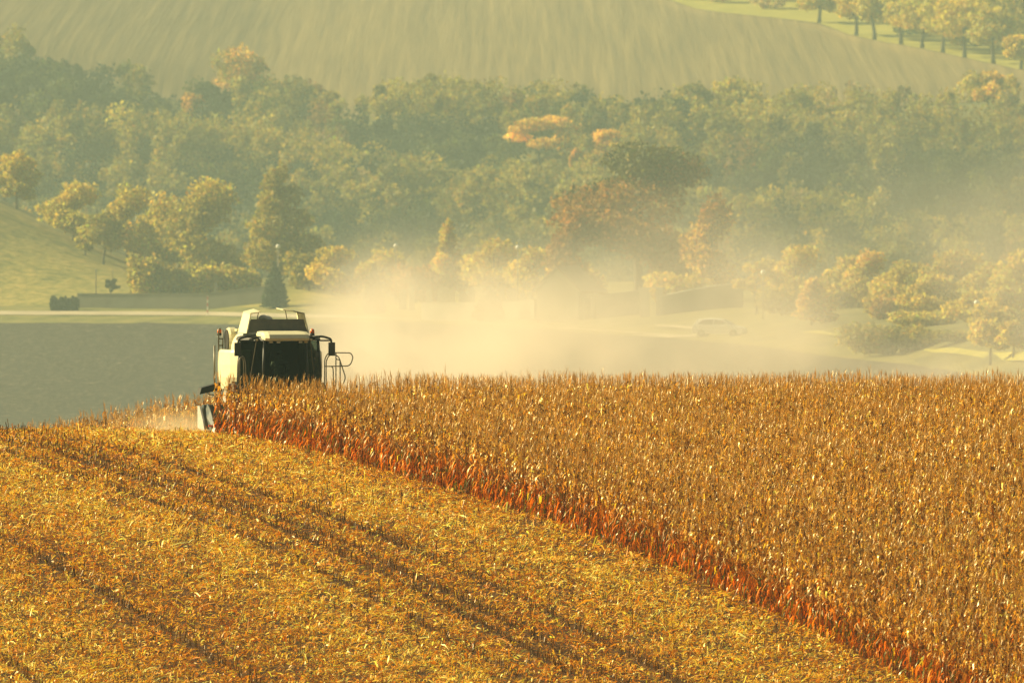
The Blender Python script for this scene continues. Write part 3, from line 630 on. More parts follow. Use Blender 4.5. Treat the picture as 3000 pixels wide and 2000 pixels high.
# grain tank extension: four leaning walls, folded lids
yf, yb = 1.32, 2.78
bm = bmesh.new(); hexa(bm, [(-.95, yf, 3.22), (.98, yf, 3.22), (.98, yf+.05, 3.22), (-.95, yf+.05, 3.22), (-.80, yf+.16, 3.67), (.86, yf+.16, 3.67), (.86, yf+.21, 3.67), (-.80, yf+.21, 3.67)]); tk = pt('tank_front_wall', bm, 'tin')
bm = bmesh.new(); hexa(bm, [(-.95, yb-.05, 3.22), (.98, yb-.05, 3.22), (.98, yb, 3.22), (-.95, yb, 3.22), (-.86, yb-.15, 3.60), (.9, yb-.15, 3.60), (.9, yb-.1, 3.60), (-.86, yb-.1, 3.60)]); pt('tank_rear_wall', bm, 'tin')
for s, xb, xt in ((-1, .985, .83), (1, 1.015, .90)):
    bm = bmesh.new(); hexa(bm, [(s*(xb-.035), yf+.0, 3.22), (s*xb, yf-.01, 3.22), (s*xb, yb, 3.22), (s*(xb-.035), yb, 3.22), (s*(xt-.035), yf+.15, 3.83), (s*xt, yf+.14, 3.83), (s*xt, yb-.12, 3.87), (s*(xt-.035), yb-.12, 3.87)])
    fl = pt('tank_side_flap', bm, 'cream', .008)
    if s < 0:
        bm = bmesh.new(); hexa(bm, [(-.83, yf+.14, 3.835), (-.50, yf+.16, 3.885), (-.50, yb-.14, 3.965), (-.83, yb-.12, 3.875), (-.83, yf+.14, 3.865), (-.50, yf+.16, 3.915), (-.50, yb-.14, 3.995), (-.83, yb-.12, 3.905)]); pt('tank_lid', bm, 'cream', .008)
    else:
        bm = bmesh.new(); hexa(bm, [(.55, yf+.16, 3.905), (.90, yf+.14, 3.835), (.90, yb-.12, 3.875), (.55, yb-.14, 3.945), (.55, yf+.16, 3.935), (.90, yf+.14, 3.865), (.90, yb-.12, 3.905), (.55, yb-.14, 3.975)]); pt('tank_lid', bm, 'tin', .008)
        bm = bmesh.new(); hexa(bm, [(.22, yf+.16, 3.955), (.545, yf+.16, 3.907), (.545, yb-.14, 3.947), (.22, yb-.14, 3.995), (.22, yf+.16, 3.985), (.545, yf+.16, 3.937), (.545, yb-.14, 3.977), (.22, yb-.14, 4.025)]); pt('tank_lid', bm, 'cream', .008)
for x0, x1, z1 in ((-.60, -.54, 3.90), (.38, .31, 3.95), (.75, .70, 3.88)):
    bm = bmesh.new(); tube(bm, [(x0, yf+.30, 3.60), (x1, yf+.28, z1)], .014, 6); pt('lid_strut', bm, 'tube')
bm = bmesh.new(); tube(bm, arc([(-.42, 2.1, 3.4), (-.38, 2.1, 3.74), (-.12, 2.0, 3.70), (-.05, 1.9, 3.5)]), .085, 10); pt('filling_auger', bm, 'white', smooth=True)
# cab
prof_b = [(-.66, .02), (-.40, -.17), (0, -.24), (.40, -.17), (.66, .02), (1.24, .98), (1.18, 1.60), (-1.18, 1.60), (-1.24, .98)]
def cabring(z, k, dy=0): return [(x*k, y*k+dy, z) for x, y in prof_b]
bm = bmesh.new(); loft(bm, [cabring(1.25, .98, .03), cabring(1.44, 1.04, 0)]); pt('cab_floor', bm, 'black', .02)
rb, rt = cabring(1.445, 1.05, -.02), cabring(2.985, .985, .03)
glass = empty('cab_glazing', (0, 0, 0)); glass.parent = cb
def pane(i, j, inset=.04):
    a, b, c, d = (Vector(rb[i]), Vector(rb[j]), Vector(rt[j]), Vector(rt[i])); n = (b-a).cross(d-a).normalized()*.012
    mid = (a+b+c+d)/4; q = [v+(mid-v).normalized()*.0 for v in (a, b, c, d)]
    bm = bmesh.new(); v0 = [bm.verts.new(p+n) for p in q]; v1 = [bm.verts.new(p-n) for p in q]
    bm.faces.new(v0); bm.faces.new(v1[::-1])
    for k in range(4): bm.faces.new((v0[k], v1[k], v1[(k+1) % 4], v0[(k+1) % 4]))
    return bm
bm = bmesh.new()
for i, j in ((0, 1), (1, 2), (2, 3), (3, 4)):
    b2 = pane(i, j); me = bpy.data.meshes.new('tmp'); b2.to_mesh(me); b2.free(); bm.from_mesh(me); bpy.data.meshes.remove(me)
pt('windscreen', bm, 'glass')
for i, j in ((4, 5), (8, 0)): pt('side_window', pane(i, j), 'glass')
bpy.data.objects.remove(glass)
for i, r_ in ((0, .045), (4, .045), (5, .05), (8, .05)):
    bm = bmesh.new(); mid = (Vector(rb[i])+Vector(rt[i]))/2; mid.x *= 1.02
    tube(bm, [Vector(rb[i]), mid, Vector(rt[i])], r_, 8); pt('pillar', bm, 'black', smooth=True)
for s in (-1, 1):                                 # door frame bar half way along each side window
    a0 = Vector(rb[4 if s > 0 else 0]).lerp(Vector(rb[5 if s > 0 else 8]), .55); a1 = Vector(rt[4 if s > 0 else 0]).lerp(Vector(rt[5 if s > 0 else 8]), .30)
    bm = bmesh.new(); tube(bm, [a0+Vector((s*.03, 0, 0)), a1+Vector((s*.03, 0, 0))], .017, 6); pt('door_frame', bm, 'tube')
bm = bmesh.new(); bx(bm, -1.12, 1.12, 1.56, 1.68, 1.44, 2.98); pt('cab_rear_wall', bm, 'black')
bm = bmesh.new(); loft(bm, [cabring(2.99, 1.02, .0), cabring(3.00, 1.06, -.02), cabring(3.10, 1.04, -.0), cabring(3.14, .96, .05)]); pt('roof_visor', bm, 'black', .02)
bm = bmesh.new(); rings = []
for x, k in ((-.74, .55), (-.69, .88), (-.57, 1), (.58, 1), (.69, .95), (.74, .62)):
    rings.append([(x, y*k+(1-k)*.5, 3.14+(z-3.14)*k) for y, z in ((-.36, 3.00), (-.40, 3.08), (-.30, 3.20), (-.02, 3.29), (1.1, 3.30), (1.3, 3.2), (1.3, 3.13), (-.2, 3.0))])
loft(bm, rings); pt('cab_roof', bm, 'cream', .015)
for x, y in ((-.28, -.28), (.42, -.26), (-.50, -.2), (.62, -.12)):
    bm = bmesh.new(); bx(bm, x-.065, x+.065, y-.05, y+.02, 2.925, 2.988); wl = pt('work_light', bm, 'black', .01)
    bm = bmesh.new(); bx(bm, x-.055, x+.055, y-.06, y-.052, 2.932, 2.981); pt('lamp_glass', bm, 'lens', parent=wl)
for s in (-1, 1):
    for x in (.86, 1.0):
        y = .02+(x-.66)*1.6
        bm = bmesh.new(); bx(bm, s*x-.045, s*x+.045, y-.12, y-.04, 2.99, 3.07); wl = pt('work_light', bm, 'black', .01)
        bm = bmesh.new(); bx(bm, s*x-.036, s*x+.036, y-.13, y-.122, 2.995, 3.063); pt('lamp_glass', bm, 'lens', parent=wl)
    # mirror arm with an open slot, and mirror
    bm = bmesh.new(); p0 = (s*.85, .3, 3.10)
    tube(bm, arc([p0, (s*1.20, .15, 3.14), (s*1.46, .10, 3.05), (s*1.48, .10, 2.93)]), [.055]+[.035]*14+[.03], 8)
    tube(bm, [(s*.9, .3, 3.06), (s*1.15, .16, 3.00), (s*1.46, .10, 3.00)], .025, 8); ar = pt('mirror_arm', bm, 'black', smooth=True)
    bm = bmesh.new(); bx(bm, s*1.49-.10, s*1.49+.10, .06, .15, 2.51, 2.94); mi = pt('mirror', bm, 'black', .035, seg=3)
    bm = bmesh.new(); lathe(bm, [(.075, 0), (.08, .05), (.05, .08)], 14, 'z', (s*1.02+.0, .85, 3.145) if s > 0 else (-1.40, 3.62, 3.12)); bc = pt('beacon', bm, 'black')
    c0 = (s*1.02, .85, 3.225) if s > 0 else (-1.40, 3.62, 3.20)
    bm = bmesh.new(); lathe(bm, [(.07, 0), (.072, .06), (.06, .11), (.03, .14)], 14, 'z', c0); pt('beacon_lens', bm, 'orange', parent=bc, smooth=True)
bm = bmesh.new(); lathe(bm, [(.02, 0), (.09, .01), (.10, .07), (.06, .09)], 14, 'y', (1.12, .72, 2.55)); pt('round_mirror', bm, 'black')
bm = bmesh.new(); tube(bm, [(.86, .5, 2.45), (1.08, .74, 2.53)], .012, 6); tube(bm, arc([(.80, .33, 2.45), (1.12, .74, 2.40), (1.14, .8, 2.0), (.82, .33, 1.95)]), .013, 6); pt('door_handle_rail', bm, 'black')
bm = bmesh.new(); lathe(bm, [(.05, 0), (.06, .03), (.06, .30), (.03, .34)], 12, 'z', (.80, .55, 1.62)); pt('fire_extinguisher', bm, 'red', smooth=True)
bm = bmesh.new(); lathe(bm, [(.16, 0), (.18, .02), (.18, .05), (.16, .06)], 18, 'z', (.05, .34, 2.20)); tube(bm, [(.05, .30, 1.45), (.05, .34, 2.21)], .035, 8); pt('steering_wheel', bm, 'black')
bm = bmesh.new(); bx(bm, -.28, .28, .72, 1.22, 1.70, 1.86); bx(bm, -.26, .26, 1.16, 1.32, 1.87, 2.62); bx(bm, -.2, .2, .8, 1.1, 1.445, 1.69); pt('seat', bm, 'black', .04)
# railings
def rails(name, paths, m='tube', r=.018):
    bm = bmesh.new()
    for p_ in paths: tube(bm, arc(p_, 5) if len(p_) > 2 else p_, r, 7)
    return pt(name, bm, m, smooth=True)
rails('platform_rail', [[(1.38, .7, 1.35), (1.38, .7, 2.40), (1.50, .7, 2.60), (1.70, .72, 2.60), (2.22, .75, 2.59), (2.30, .75, 2.45), (2.20, .75, 2.17), (1.40, .72, 2.16)],
                       [(1.43, .7, 1.35), (1.43, .7, 2.36), (1.56, .7, 2.56)]])
rails('ladder_rail', [[(1.72, .6, 1.35), (1.72, .6, 2.60)], [(1.86, .6, 1.35), (1.85, .6, 2.36)], [(1.56, .66, 2.57), (1.80, .6, 2.50), (1.90, .6, 2.2), (2.03, .6, 1.80), (1.95, .6, 1.60)], [(1.44, .7, 2.16), (1.64, .66, 2.16), (1.66, .66, 1.5)], [(1.73, .6, 2.40), (1.85, .6, 2.36)]])
bm = bmesh.new(); bx(bm, 1.30, 2.0, .3, 1.5, 1.28, 1.34); pt('platform', bm, 'tin', .01)
rails('front_grab_rail', [[(-1.42, .3, 1.35), (-1.42, .3, 2.36), (-1.34, .3, 2.50), (-1.26, .3, 2.36), (-1.26, .3, 1.35)], [(-1.34, .5, 1.35), (-1.34, .5, 2.4), (-1.24, .5, 2.52), (-1.16, .5, 2.3), (-1.15, .5, 1.35)], [(-1.42, .3, 1.85), (-1.26, .3, 1.85)]])
rails('deck_ladder', [[(-1.46, 3.45, 2.6), (-1.46, 3.45, 3.34), (-1.38, 3.45, 3.34)], [(-1.32, 3.5, 2.6), (-1.32, 3.5, 3.30)], [(-1.46, 3.45, 2.80), (-1.32, 3.5, 2.80)], [(-1.46, 3.45, 3.02), (-1.32, 3.5, 3.02)]], r=.022)
rails('side_rod', [[(-1.62, 3.3, 1.50), (-1.62, 3.3, 2.80)]], r=.03)
rails('lower_bracket', [[(-1.45, 2.5, 1.5), (-1.5, 2.6, 1.25), (-1.5, 2.6, .55)], [(-2.1, 1.9, 1.45), (-2.1, 1.9, 1.25), (-1.5, 2.0, 1.22)]], r=.016)
bm = bmesh.new(); hexa(bm, [(-2.42, 1.55, 1.26), (-1.75, 1.6, 1.40), (-1.75, 2.1, 1.40), (-2.42, 2.05, 1.26), (-2.36, 1.55, 1.47), (-1.75, 1.6, 1.64), (-1.75, 2.1, 1.64), (-2.36, 2.05, 1.47)]); pt('side_step', bm, 'black', .04)
# axles and wheels
def wheel(x, y, r, w_):
    e = empty('wheel', (x, y, r)); e.parent = cb
    bm = bmesh.new(); lathe(bm, [(r*.55, -w_/2), (r*.93, -w_/2), (r, -w_*.36), (r, w_*.36), (r*.93, w_/2), (r*.55, w_/2)], 32, 'x')
    for k in range(22):
        q = 2*math.pi*k/22; s = 1 if k % 2 else -1
        c = Vector((s*w_*.2, math.cos(q)*r, math.sin(q)*r)); mt = Matrix.Translation(c) @ Matrix.Rotation(q, 4, 'X') @ Matrix.Rotation(s*.6, 4, 'Y')
        vv = bmesh.ops.create_cube(bm, size=1, matrix=mt @ Matrix.Diagonal((w_*.5, .07, .06, 1)))
    bmobj('tyre', bm, M['rubber'], e)
    bm = bmesh.new(); lathe(bm, [(.06, -w_*.30), (r*.2, -w_*.2), (r*.54, -w_*.42), (r*.54, w_*.42), (r*.2, w_*.2), (.06, w_*.3)], 24, 'x'); bmobj('rim', bm, M['cream'], e)
for s in (-1, 1): wheel(s*1.22, 1.35, .82, .55); wheel(s*1.0, 3.9, .56, .4)
bm = bmesh.new(); tube(bm, [(-1.1, 1.35, .8), (1.1, 1.35, .8)], .14, 10); tube(bm, [(-1.0, 3.9, .56), (1.0, 3.9, .56)], .09, 10); pt('axle', bm, 'tin')
bm = bmesh.new(); hexa(bm, [(-.6, -.9, .35), (.6, -.9, .35), (.6, 1.6, .9), (-.6, 1.6, .9), (-.6, -.9, .95), (.6, -.9, .95), (.6, 1.6, 1.6), (-.6, 1.6, 1.6)]); pt('feeder_house', bm, 'cream', .02)
# corn header with row snouts
hd = bmesh.new(); bx(hd, -2.80, 2.80, -1.15, -.78, .22, .98); hd = pt('corn_header', hd, 'bluegrey', .04)
bm = bmesh.new(); tube(bm, [(-2.75, -1.35, .5), (2.75, -1.35, .5)], .20, 12); pt('cross_auger', bm, 'tin', parent=hd)
def snout(x, w_, zt, y0, y1, outer=0):
    bm = bmesh.new(); ys = [y0, y0+(y1-y0)*.35, y0+(y1-y0)*.72]; ks = [(1, zt, .30), (.92, zt*.80, .24), (.55, zt*.44, .14)]
    rings = []
    for yy, (k, z1, z0) in zip(ys, ks):
        rings.append([(x-w_*k, yy, z0), (x-w_*k*.85, yy, z0+(z1-z0)*.55), (x-w_*.12*k, yy, z1), (x+w_*.12*k, yy, z1), (x+w_*k*.85, yy, z0+(z1-z0)*.55), (x+w_*k, yy, z0)])
    loft(bm, rings); sn = pt('snout', bm, 'white' if outer else 'bluegrey', .01, parent=hd)
    bm = bmesh.new(); (k, z1, z0) = ks[2]; yy = ys[2]-.004
    loft(bm, [[(x-w_*k*f, y2, z0*f2), (x-w_*.12*k*f, y2, z1*f2+.02*(1-f2)), (x+w_*.12*k*f, y2, z1*f2+.02*(1-f2)), (x+w_*k*f, y2, z0*f2)] for y2, f, f2 in ((yy, 1, 1), (y1+.05, .3, .35), (y1, .1, .22))])
    return sn, bm
for k in range(9):
    x = -2.72+.68*k
    sn, bm = snout(x if 0 < k < 8 else x*.985, .17 if 0 < k < 8 else .13, .98 if 0 < k < 8 else 1.02, -1.16, -2.6)
    if 1:
        me = bpy.data.meshes.new('snout_tip'); bmesh.ops.recalc_face_normals(bm, faces=bm.faces); bm.to_mesh(me); bm.free(); link('snout_tip', me, M['white'], hd)
for s in (-1, 1):
    bm = bmesh.new(); pl = [(-.8, .25), (-2.0, .14), (-1.7, .48), (-1.15, .92), (-.8, .95)]
    loft(bm, [[(s*2.88, yy, zz) for yy, zz in pl], [(s*2.93, yy, zz) for yy, zz in pl]]); ep = pt('end_plate', bm, 'grey', .015, parent=hd)
    bm = bmesh.new(); bx(bm, s*2.70-.14, s*2.70+.14, -2.22, -2.12, .30, .36); pt('red_band', bm, 'red', parent=hd)

# the driver behind the dark glass
def skin_body(name, edges, pts, rad, m, parent=None, loc=(0, 0, 0), rz=0):
    me = bpy.data.meshes.new(name); me.from_pydata(pts, edges, []); o = link(name, me, m, parent)
    sk = o.modifiers.new('skin', 'SKIN'); sk.use_smooth_shade = True
    for i, r_ in enumerate(rad): me.skin_vertices[0].data[i].radius = r_ if hasattr(r_, '__len__') else (r_, r_)
    me.skin_vertices[0].data[0].use_root = True
    o.modifiers.new('sub', 'SUBSURF').levels = 1; o.modifiers['sub'].render_levels = 2
    return o
pv = [(0, 0, .10), (0, .02, .30), (0, .03, .48), (0, .01, .57), (0, 0, .64), (0, -.01, .74),
      (.19, .02, .50), (.27, -.05, .28), (.16, -.30, .32), (.13, -.40, .36), (-.19, .02, .50), (-.27, -.05, .28), (-.16, -.30, .32), (-.13, -.40, .36),
      (.11, -.05, .08), (.15, -.42, .10), (.15, -.46, -.32), (.15, -.60, -.36), (-.11, -.05, .08), (-.15, -.42, .10), (-.15, -.46, -.32), (-.15, -.60, -.36)]
pe = [(0, 1), (1, 2), (2, 3), (3, 4), (4, 5), (2, 6), (6, 7), (7, 8), (8, 9), (2, 10), (10, 11), (11, 12), (12, 13), (0, 14), (14, 15), (15, 16), (16, 17), (0, 18), (18, 19), (19, 20), (20, 21)]
pr = [(.17, .12), (.16, .12), (.17, .11), .055, .085, .07, .07, .052, .042, .035, .07, .052, .042, .035, .09, .075, .055, .04, .09, .075, .055, .04]
lp = Matrix.Rotation(PSI, 3, 'Z') @ Vector((0, .95, 1.745))
me = bpy.data.meshes.new('person'); me.materials.append(M['shirt'])
person = skin_body('person', pe, pv, pr, M['shirt']); person.location = Vector((CX, CY, g(CX, CY)))+lp; person.rotation_euler = (0, 0, PSI)
tag(person, 'person in a pale shirt seated at the wheel inside the harvester cab', 'person')
bm = bmesh.new(); bmesh.ops.create_uvsphere(bm, u_segments=14, v_segments=10, radius=1, matrix=Matrix.Translation((0, .0, .77)) @ Matrix.Diagonal((.095, .105, .06, 1))); bmobj('hair', bm, M['trousers'], person, smooth=True)

# ------------------------------------------------------------------ standing corn
def ribbon(P, W, side):                            # P (k,3) spine, W widths, side (3,) or (k,3)
    side = np.broadcast_to(side, P.shape); L = P-side*W[:, None]/2; Rr = P+side*W[:, None]/2
    V = np.empty((2*len(P), 3)); V[0::2] = L; V[1::2] = Rr
    i = np.arange(len(P)-1)*2
    return V, np.stack([i, i+1, i+3, i+2], 1)
def corn_proto(full=True, rust=1.0):
    V, Q, C = [], [], []; n0 = 0
    h = 1.60; zlow = 0 if full else .70
    def add(v, q, c):
        nonlocal n0
        V.append(v); Q.append(q+n0); C.append(np.broadcast_to(c, v.shape).copy() if np.ndim(c) == 1 else c); n0 += len(v)
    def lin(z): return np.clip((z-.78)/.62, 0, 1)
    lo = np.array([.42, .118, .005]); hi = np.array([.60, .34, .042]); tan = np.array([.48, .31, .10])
    # stalk
    rs = np.array([.016, .014, .011, .006]); zs = np.array([zlow, .55 if full else 1.0, 1.2, h]); ln = rng.uniform(-.05, .05, 2)
    ring = []
    for z, r_ in zip(zs, rs):
        for q in range(3): ring.append((ln[0]*z+r_*math.cos(q*2.09), ln[1]*z+r_*math.sin(q*2.09), z))
    q_ = []
    for a in range(3):
        for b in range(3): q_.append((a*3+b, a*3+(b+1) % 3, a*3+3+(b+1) % 3, a*3+3+b))
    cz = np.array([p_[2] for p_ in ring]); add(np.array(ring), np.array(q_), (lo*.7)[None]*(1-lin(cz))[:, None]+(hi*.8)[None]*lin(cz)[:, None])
    ph = rng.uniform(0, 6.28); zz = .16
    while zz < h-.12:
        ph += math.pi+rng.normal(0, .45); zz += rng.uniform(.065, .11)
        if zz < zlow: continue
        d = np.array([math.cos(ph), math.sin(ph), 0]); L = rng.uniform(.32, .58)*(1 if zz < 1.0 else .62); sgn = rng.uniform(.05, .55) if zz < 1.0 else rng.uniform(.1, .9)
        tt = np.linspace(0, 1, 6); out = L*(.34*np.sin(tt*1.6)+.10*tt)*rng.uniform(.5, 1.15); upz = L*(sgn*np.sin(np.minimum(tt*2.2, 1.57))*.45-(1.08-sgn*.6)*np.clip(tt-.18, 0, 1)**1.15)
        P = np.stack([ln[0]*zz+d[0]*out, ln[1]*zz+d[1]*out, np.maximum(zz+upz, .03)], 1)
        P[:, :2] += rng.normal(0, .012, (6, 2))
        tw = rng.normal(0, .9)*tt+rng.normal(0, .3); sd = np.array([-d[1], d[0], 0]); side = np.cos(tw)[:, None]*sd+np.sin(tw)[:, None]*(d*.55+np.array([0, 0, .6]))
        Wd = (rng.uniform(.028, .058) if zz < 1.0 else rng.uniform(.034, .062))*np.array([.55, .95, 1, .85, .55, .1])
        v, q = ribbon(P, Wd, side)
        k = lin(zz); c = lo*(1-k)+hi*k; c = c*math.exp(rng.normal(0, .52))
        rr = rng.random()
        if rr < .24 and zz > 1.0: c = np.array([.86, .62, .22])*rng.uniform(.7, 1.1)  # pale straw leaves, kept to the top: glints put into leaf colour
        elif rr < .25: c = np.array([.10, .13, .02])
        elif rr < .34: c = np.array([.13, .06, .02])
        add(v, q, np.clip(c, 0, .9))
    # ear in its husk
    if rng.random() < .85:
        q0 = rng.uniform(0, 6.28); c0 = np.array([math.cos(q0)*.05, math.sin(q0)*.05, rng.uniform(.72, .95)]); d = np.array([math.cos(q0)*.6, math.sin(q0)*.6, rng.choice([.7, -.6])]); d /= np.linalg.norm(d)
        a = np.cross(d, [0, 0, 1]); a /= np.linalg.norm(a); b = np.cross(d, a); ring = []
        for f, r_ in ((0, .012), (.07, .030), (.15, .026), (.23, .006)):
            for j in range(5): ring.append(c0+d*f+(a*math.cos(j*1.257)+b*math.sin(j*1.257))*r_)
        q_ = [(x*5+j, x*5+(j+1) % 5, x*5+5+(j+1) % 5, x*5+5+j) for x in range(3) for j in range(5)]
        add(np.array(ring), np.array(q_), np.array([.58, .40, .15])*rng.uniform(.75, 1.1))
    # tassel
    for j in range(rng.integers(5, 9)):
        q0 = rng.uniform(0, 6.28); L = rng.uniform(.12, .31); sp = rng.uniform(.05, .35); b0 = h-.02+rng.uniform(0, .08)
        P = np.array([[ln[0]*h, ln[1]*h, b0], [ln[0]*h+math.cos(q0)*L*sp*.5, ln[1]*h+math.sin(q0)*L*sp*.5, b0+L*.6], [ln[0]*h+math.cos(q0)*L*sp*1.3, ln[1]*h+math.sin(q0)*L*sp*1.3, b0+L*(.98-.3*sp)]])
        v, q = ribbon(P, np.array([.007, .009, .003]), np.array([-math.sin(q0), math.cos(q0), 0])); add(v, q, tan*math.exp(rng.normal(0, .2)))
    return np.concatenate(V), np.concatenate(Q), np.concatenate(C)
def scatter(protos, X, Y, idx, smin=.9, smax=1.1, lean=.06, zoff=-.02, cvar=.18):
    V, Q, C, n0 = [], [], [], 0
    Zg = ground(X, Y)+zoff
    for k, (v, q, c) in enumerate(protos):
        s = np.where(idx == k)[0]
        if not len(s): continue
        n = len(s); a = rng.uniform(0, 6.283, n); sc_ = rng.uniform(smin, smax, n)*(1+.04*np.sin(X[s]*.9+Y[s]*.23)+.03*np.sin(X[s]*.37-Y[s]*.41))*np.where(rng.random(n) < .03, 1.09, 1)*np.where(rng.random(n) < .06, .82, 1); lx, ly = rng.normal(0, lean, n), rng.normal(0, lean, n)
        vx, vy, vz = v[:, 0], v[:, 1], v[:, 2]
        W = np.empty((n, len(v), 3), np.float32)
        W[:, :, 0] = (np.cos(a)[:, None]*vx-np.sin(a)[:, None]*vy+lx[:, None]*vz)*sc_[:, None]+X[s][:, None]
        W[:, :, 1] = (np.sin(a)[:, None]*vx+np.cos(a)[:, None]*vy+ly[:, None]*vz)*sc_[:, None]+Y[s][:, None]
        W[:, :, 2] = vz*sc_[:, None]+Zg[s][:, None]
        V.append(W.reshape(-1, 3)); Q.append((q[None]+(np.arange(n)*len(v))[:, None, None]+n0).reshape(-1, 4)); n0 += n*len(v)
        C.append((c[None]*np.exp(rng.normal(0, cvar, n))[:, None, None]).reshape(-1, 3))
    return np.concatenate(V), np.concatenate(Q), np.clip(np.concatenate(C), 0, .9)
# row coordinates: q across (to the right), t along (towards the camera)
def rowxy(q, t_): return EX0+q*CP+t_*SP, EY0+q*SP-t_*CP
ED_HDR = 6.35
QQ, TT = np.meshgrid(np.arange(0.12, 48, .72), np.arange(-95, 150, .185)); QQ = QQ.ravel()+rng.normal(0, .05, QQ.size); TT = TT.ravel()+rng.normal(0, .05, TT.size)
X, Y = rowxy(QQ, TT)
la = (X-CX)*CP+(Y-CY)*SP; lb_ = (X-CX)*SP-(Y-CY)*CP
U = 1500+X/Y*FPX
keep = ~((lb_ < 2.25) & (la < 3.25)) & (U > -300) & (U < 3420) & (Y > 262)
keep &= (Y < 424) | ((QQ < ED_HDR+9) & (Y < 480))
keep &= rng.random(len(X)) > .05
X, Y, QQ, la, lb_ = X[keep], Y[keep], QQ[keep], la[keep], lb_[keep]
front = (QQ < 3.4) | ((lb_ < 2.4) & (la < 3.3+3.4))
PF = [corn_proto(True) for _ in range(16)]; PI_ = [corn_proto(False) for _ in range(16)]
idx = np.where(front, rng.integers(0, 16, len(X)), 16+rng.integers(0, 16, len(X)))
V, Q, C = scatter(PF+PI_, X, Y, idx, .88, 1.06, .07)
print('corn plants', len(X), 'quads', len(Q), 'forest trees', ntr)
tag(quads('corn_crop', V, Q, M['corn'], C), 'tall dry golden corn standing in a dense field', 'corn', kind='stuff')
del V, Q, C

# ------------------------------------------------------------------ harvested stubble
sheet('stubble_field', np.arange(-40, 42, .8), np.arange(255, 470, 1.2), M['soil'], .03, hfun=lambda X, Y: .03*np.sin(X*3.1+Y*1.3)*np.sin(Y*2.2-X))
n = 850000
yv_ = 262+(428-262)*rng.random(n)**1.0; uv_ = rng.uniform(-260, 3000, n); xv_ = (uv_-1500)/FPX*yv_
q_ = (xv_-EX0)*CP+(yv_-EY0)*SP
lb2 = (xv_-CX)*SP-(yv_-CY)*CP
def band(q, y): return np.clip(.5+.42*np.cos((q+2.7)*2*math.pi/8.4+.35*np.sin(y*.09))+.16*np.sin(y*.31+q*1.1)*np.sin(y*.13-q*.7), 0, 1)
_rq = .3-.72*np.arange(80)
rowv = np.where(rng.random(80) < np.clip(.62-.80*(.5+.5*np.cos((_rq+2.7)*2*math.pi/8.4)), .05, 1), rng.uniform(.6, 1, 80), rng.uniform(0, .12, 80))
def rowgap(q): return np.where(np.abs((-q+.3)/.72-np.round((-q+.3)/.72)) < .24, rowv[np.clip(np.round((-q+.3)/.72).astype(int), 0, 79)], 0)
_np = rng.uniform(0, 6.283, (14, 3)); _nf = rng.normal(0, 1, (14, 2)); _nf = _nf/np.linalg.norm(_nf, axis=1)[:, None]*rng.uniform(1.2, 5.5, 14)[:, None]
def clumps(q, t): return sum(np.sin(q*a*1.5+t*b*.6+p_[0]) for (a, b), p_ in zip(_nf, _np))/3.7
t__ = (xv_-EX0)*SP-(yv_-EY0)*CP
dens = (.70+.30*band(q_, yv_))*(1-np.minimum(.97, 1.4*rowgap(q_))*np.clip(1.05+.8*np.sin(t__*.23+np.round(q_/.72)*2.1)+.5*np.sin(t__*.61+np.round(q_/.72)), .05, 1))*np.clip(.84+.30*clumps(q_, t__), .2, 1)
k = (q_ < .6) & ((lb2 > -40)) & (rng.random(n) < dens)
x_, y_, q_ = xv_[k], yv_[k], q_[k]; n = len(x_); bright = band(q_, y_)
L = rng.uniform(.05, .21, n)*np.where(rng.random(n) < .10, rng.uniform(1.6, 3.0, n), 1); Wd = rng.uniform(.012, .036, n)*np.where(rng.random(n) < .10, 1.7, 1); a = rng.uniform(0, 6.283, n); el = np.abs(rng.normal(0, .62, n))+.03
d = np.stack([np.cos(a)*np.cos(el), np.sin(a)*np.cos(el), np.sin(el)], 1); sd = np.stack([-np.sin(a), np.cos(a), rng.normal(0, .7, n)], 1); sd /= np.linalg.norm(sd, axis=1)[:, None]
P0 = np.stack([x_, y_, ground(x_, y_)+.03+np.abs(rng.normal(0, .03, n))+.05*np.clip(clumps(q_, (x_-EX0)*SP-(y_-EY0)*CP), 0, 2)*bright], 1); P1 = P0+d*(L*.55)[:, None]; P2 = P0+d*L[:, None]*np.array([1, 1, .62])
Wv = (sd*Wd[:, None]/2); V = np.stack([P0-Wv*.6, P0+Wv*.6, P1-Wv, P1+Wv, P2-Wv*.35, P2+Wv*.35], 1).reshape(-1, 3)
b6 = (np.arange(n)*6)[:, None]; Q = np.concatenate([b6+np.array([0, 1, 3, 2]), b6+np.array([2, 3, 5, 4])])
pal = np.array([[.86, .42, .026], [.70, .28, .010], [.90, .56, .12], [.42, .165, .006], [.12, .045, .003], [.50, .14, .005]])
pb = np.array([.34, .18, .38, .05, .02, .03]); pd_ = np.array([.24, .28, .05, .24, .11, .08])
r1 = rng.random(n); pm = pb[None]*bright[:, None]+pd_[None]*(1-bright[:, None]); pm /= pm.sum(1)[:, None]; ci = (np.cumsum(pm, 1) < r1[:, None]).sum(1).clip(0, 5)
C = np.repeat(pal[ci]*np.exp(rng.normal(.30, .30, n))[:, None], 6, 0)
tag(quads('straw_litter', V, Q, M['litter'], np.clip(C, 0, .9)), 'golden chopped straw and husks littering the harvested ground', 'straw', kind='stuff')
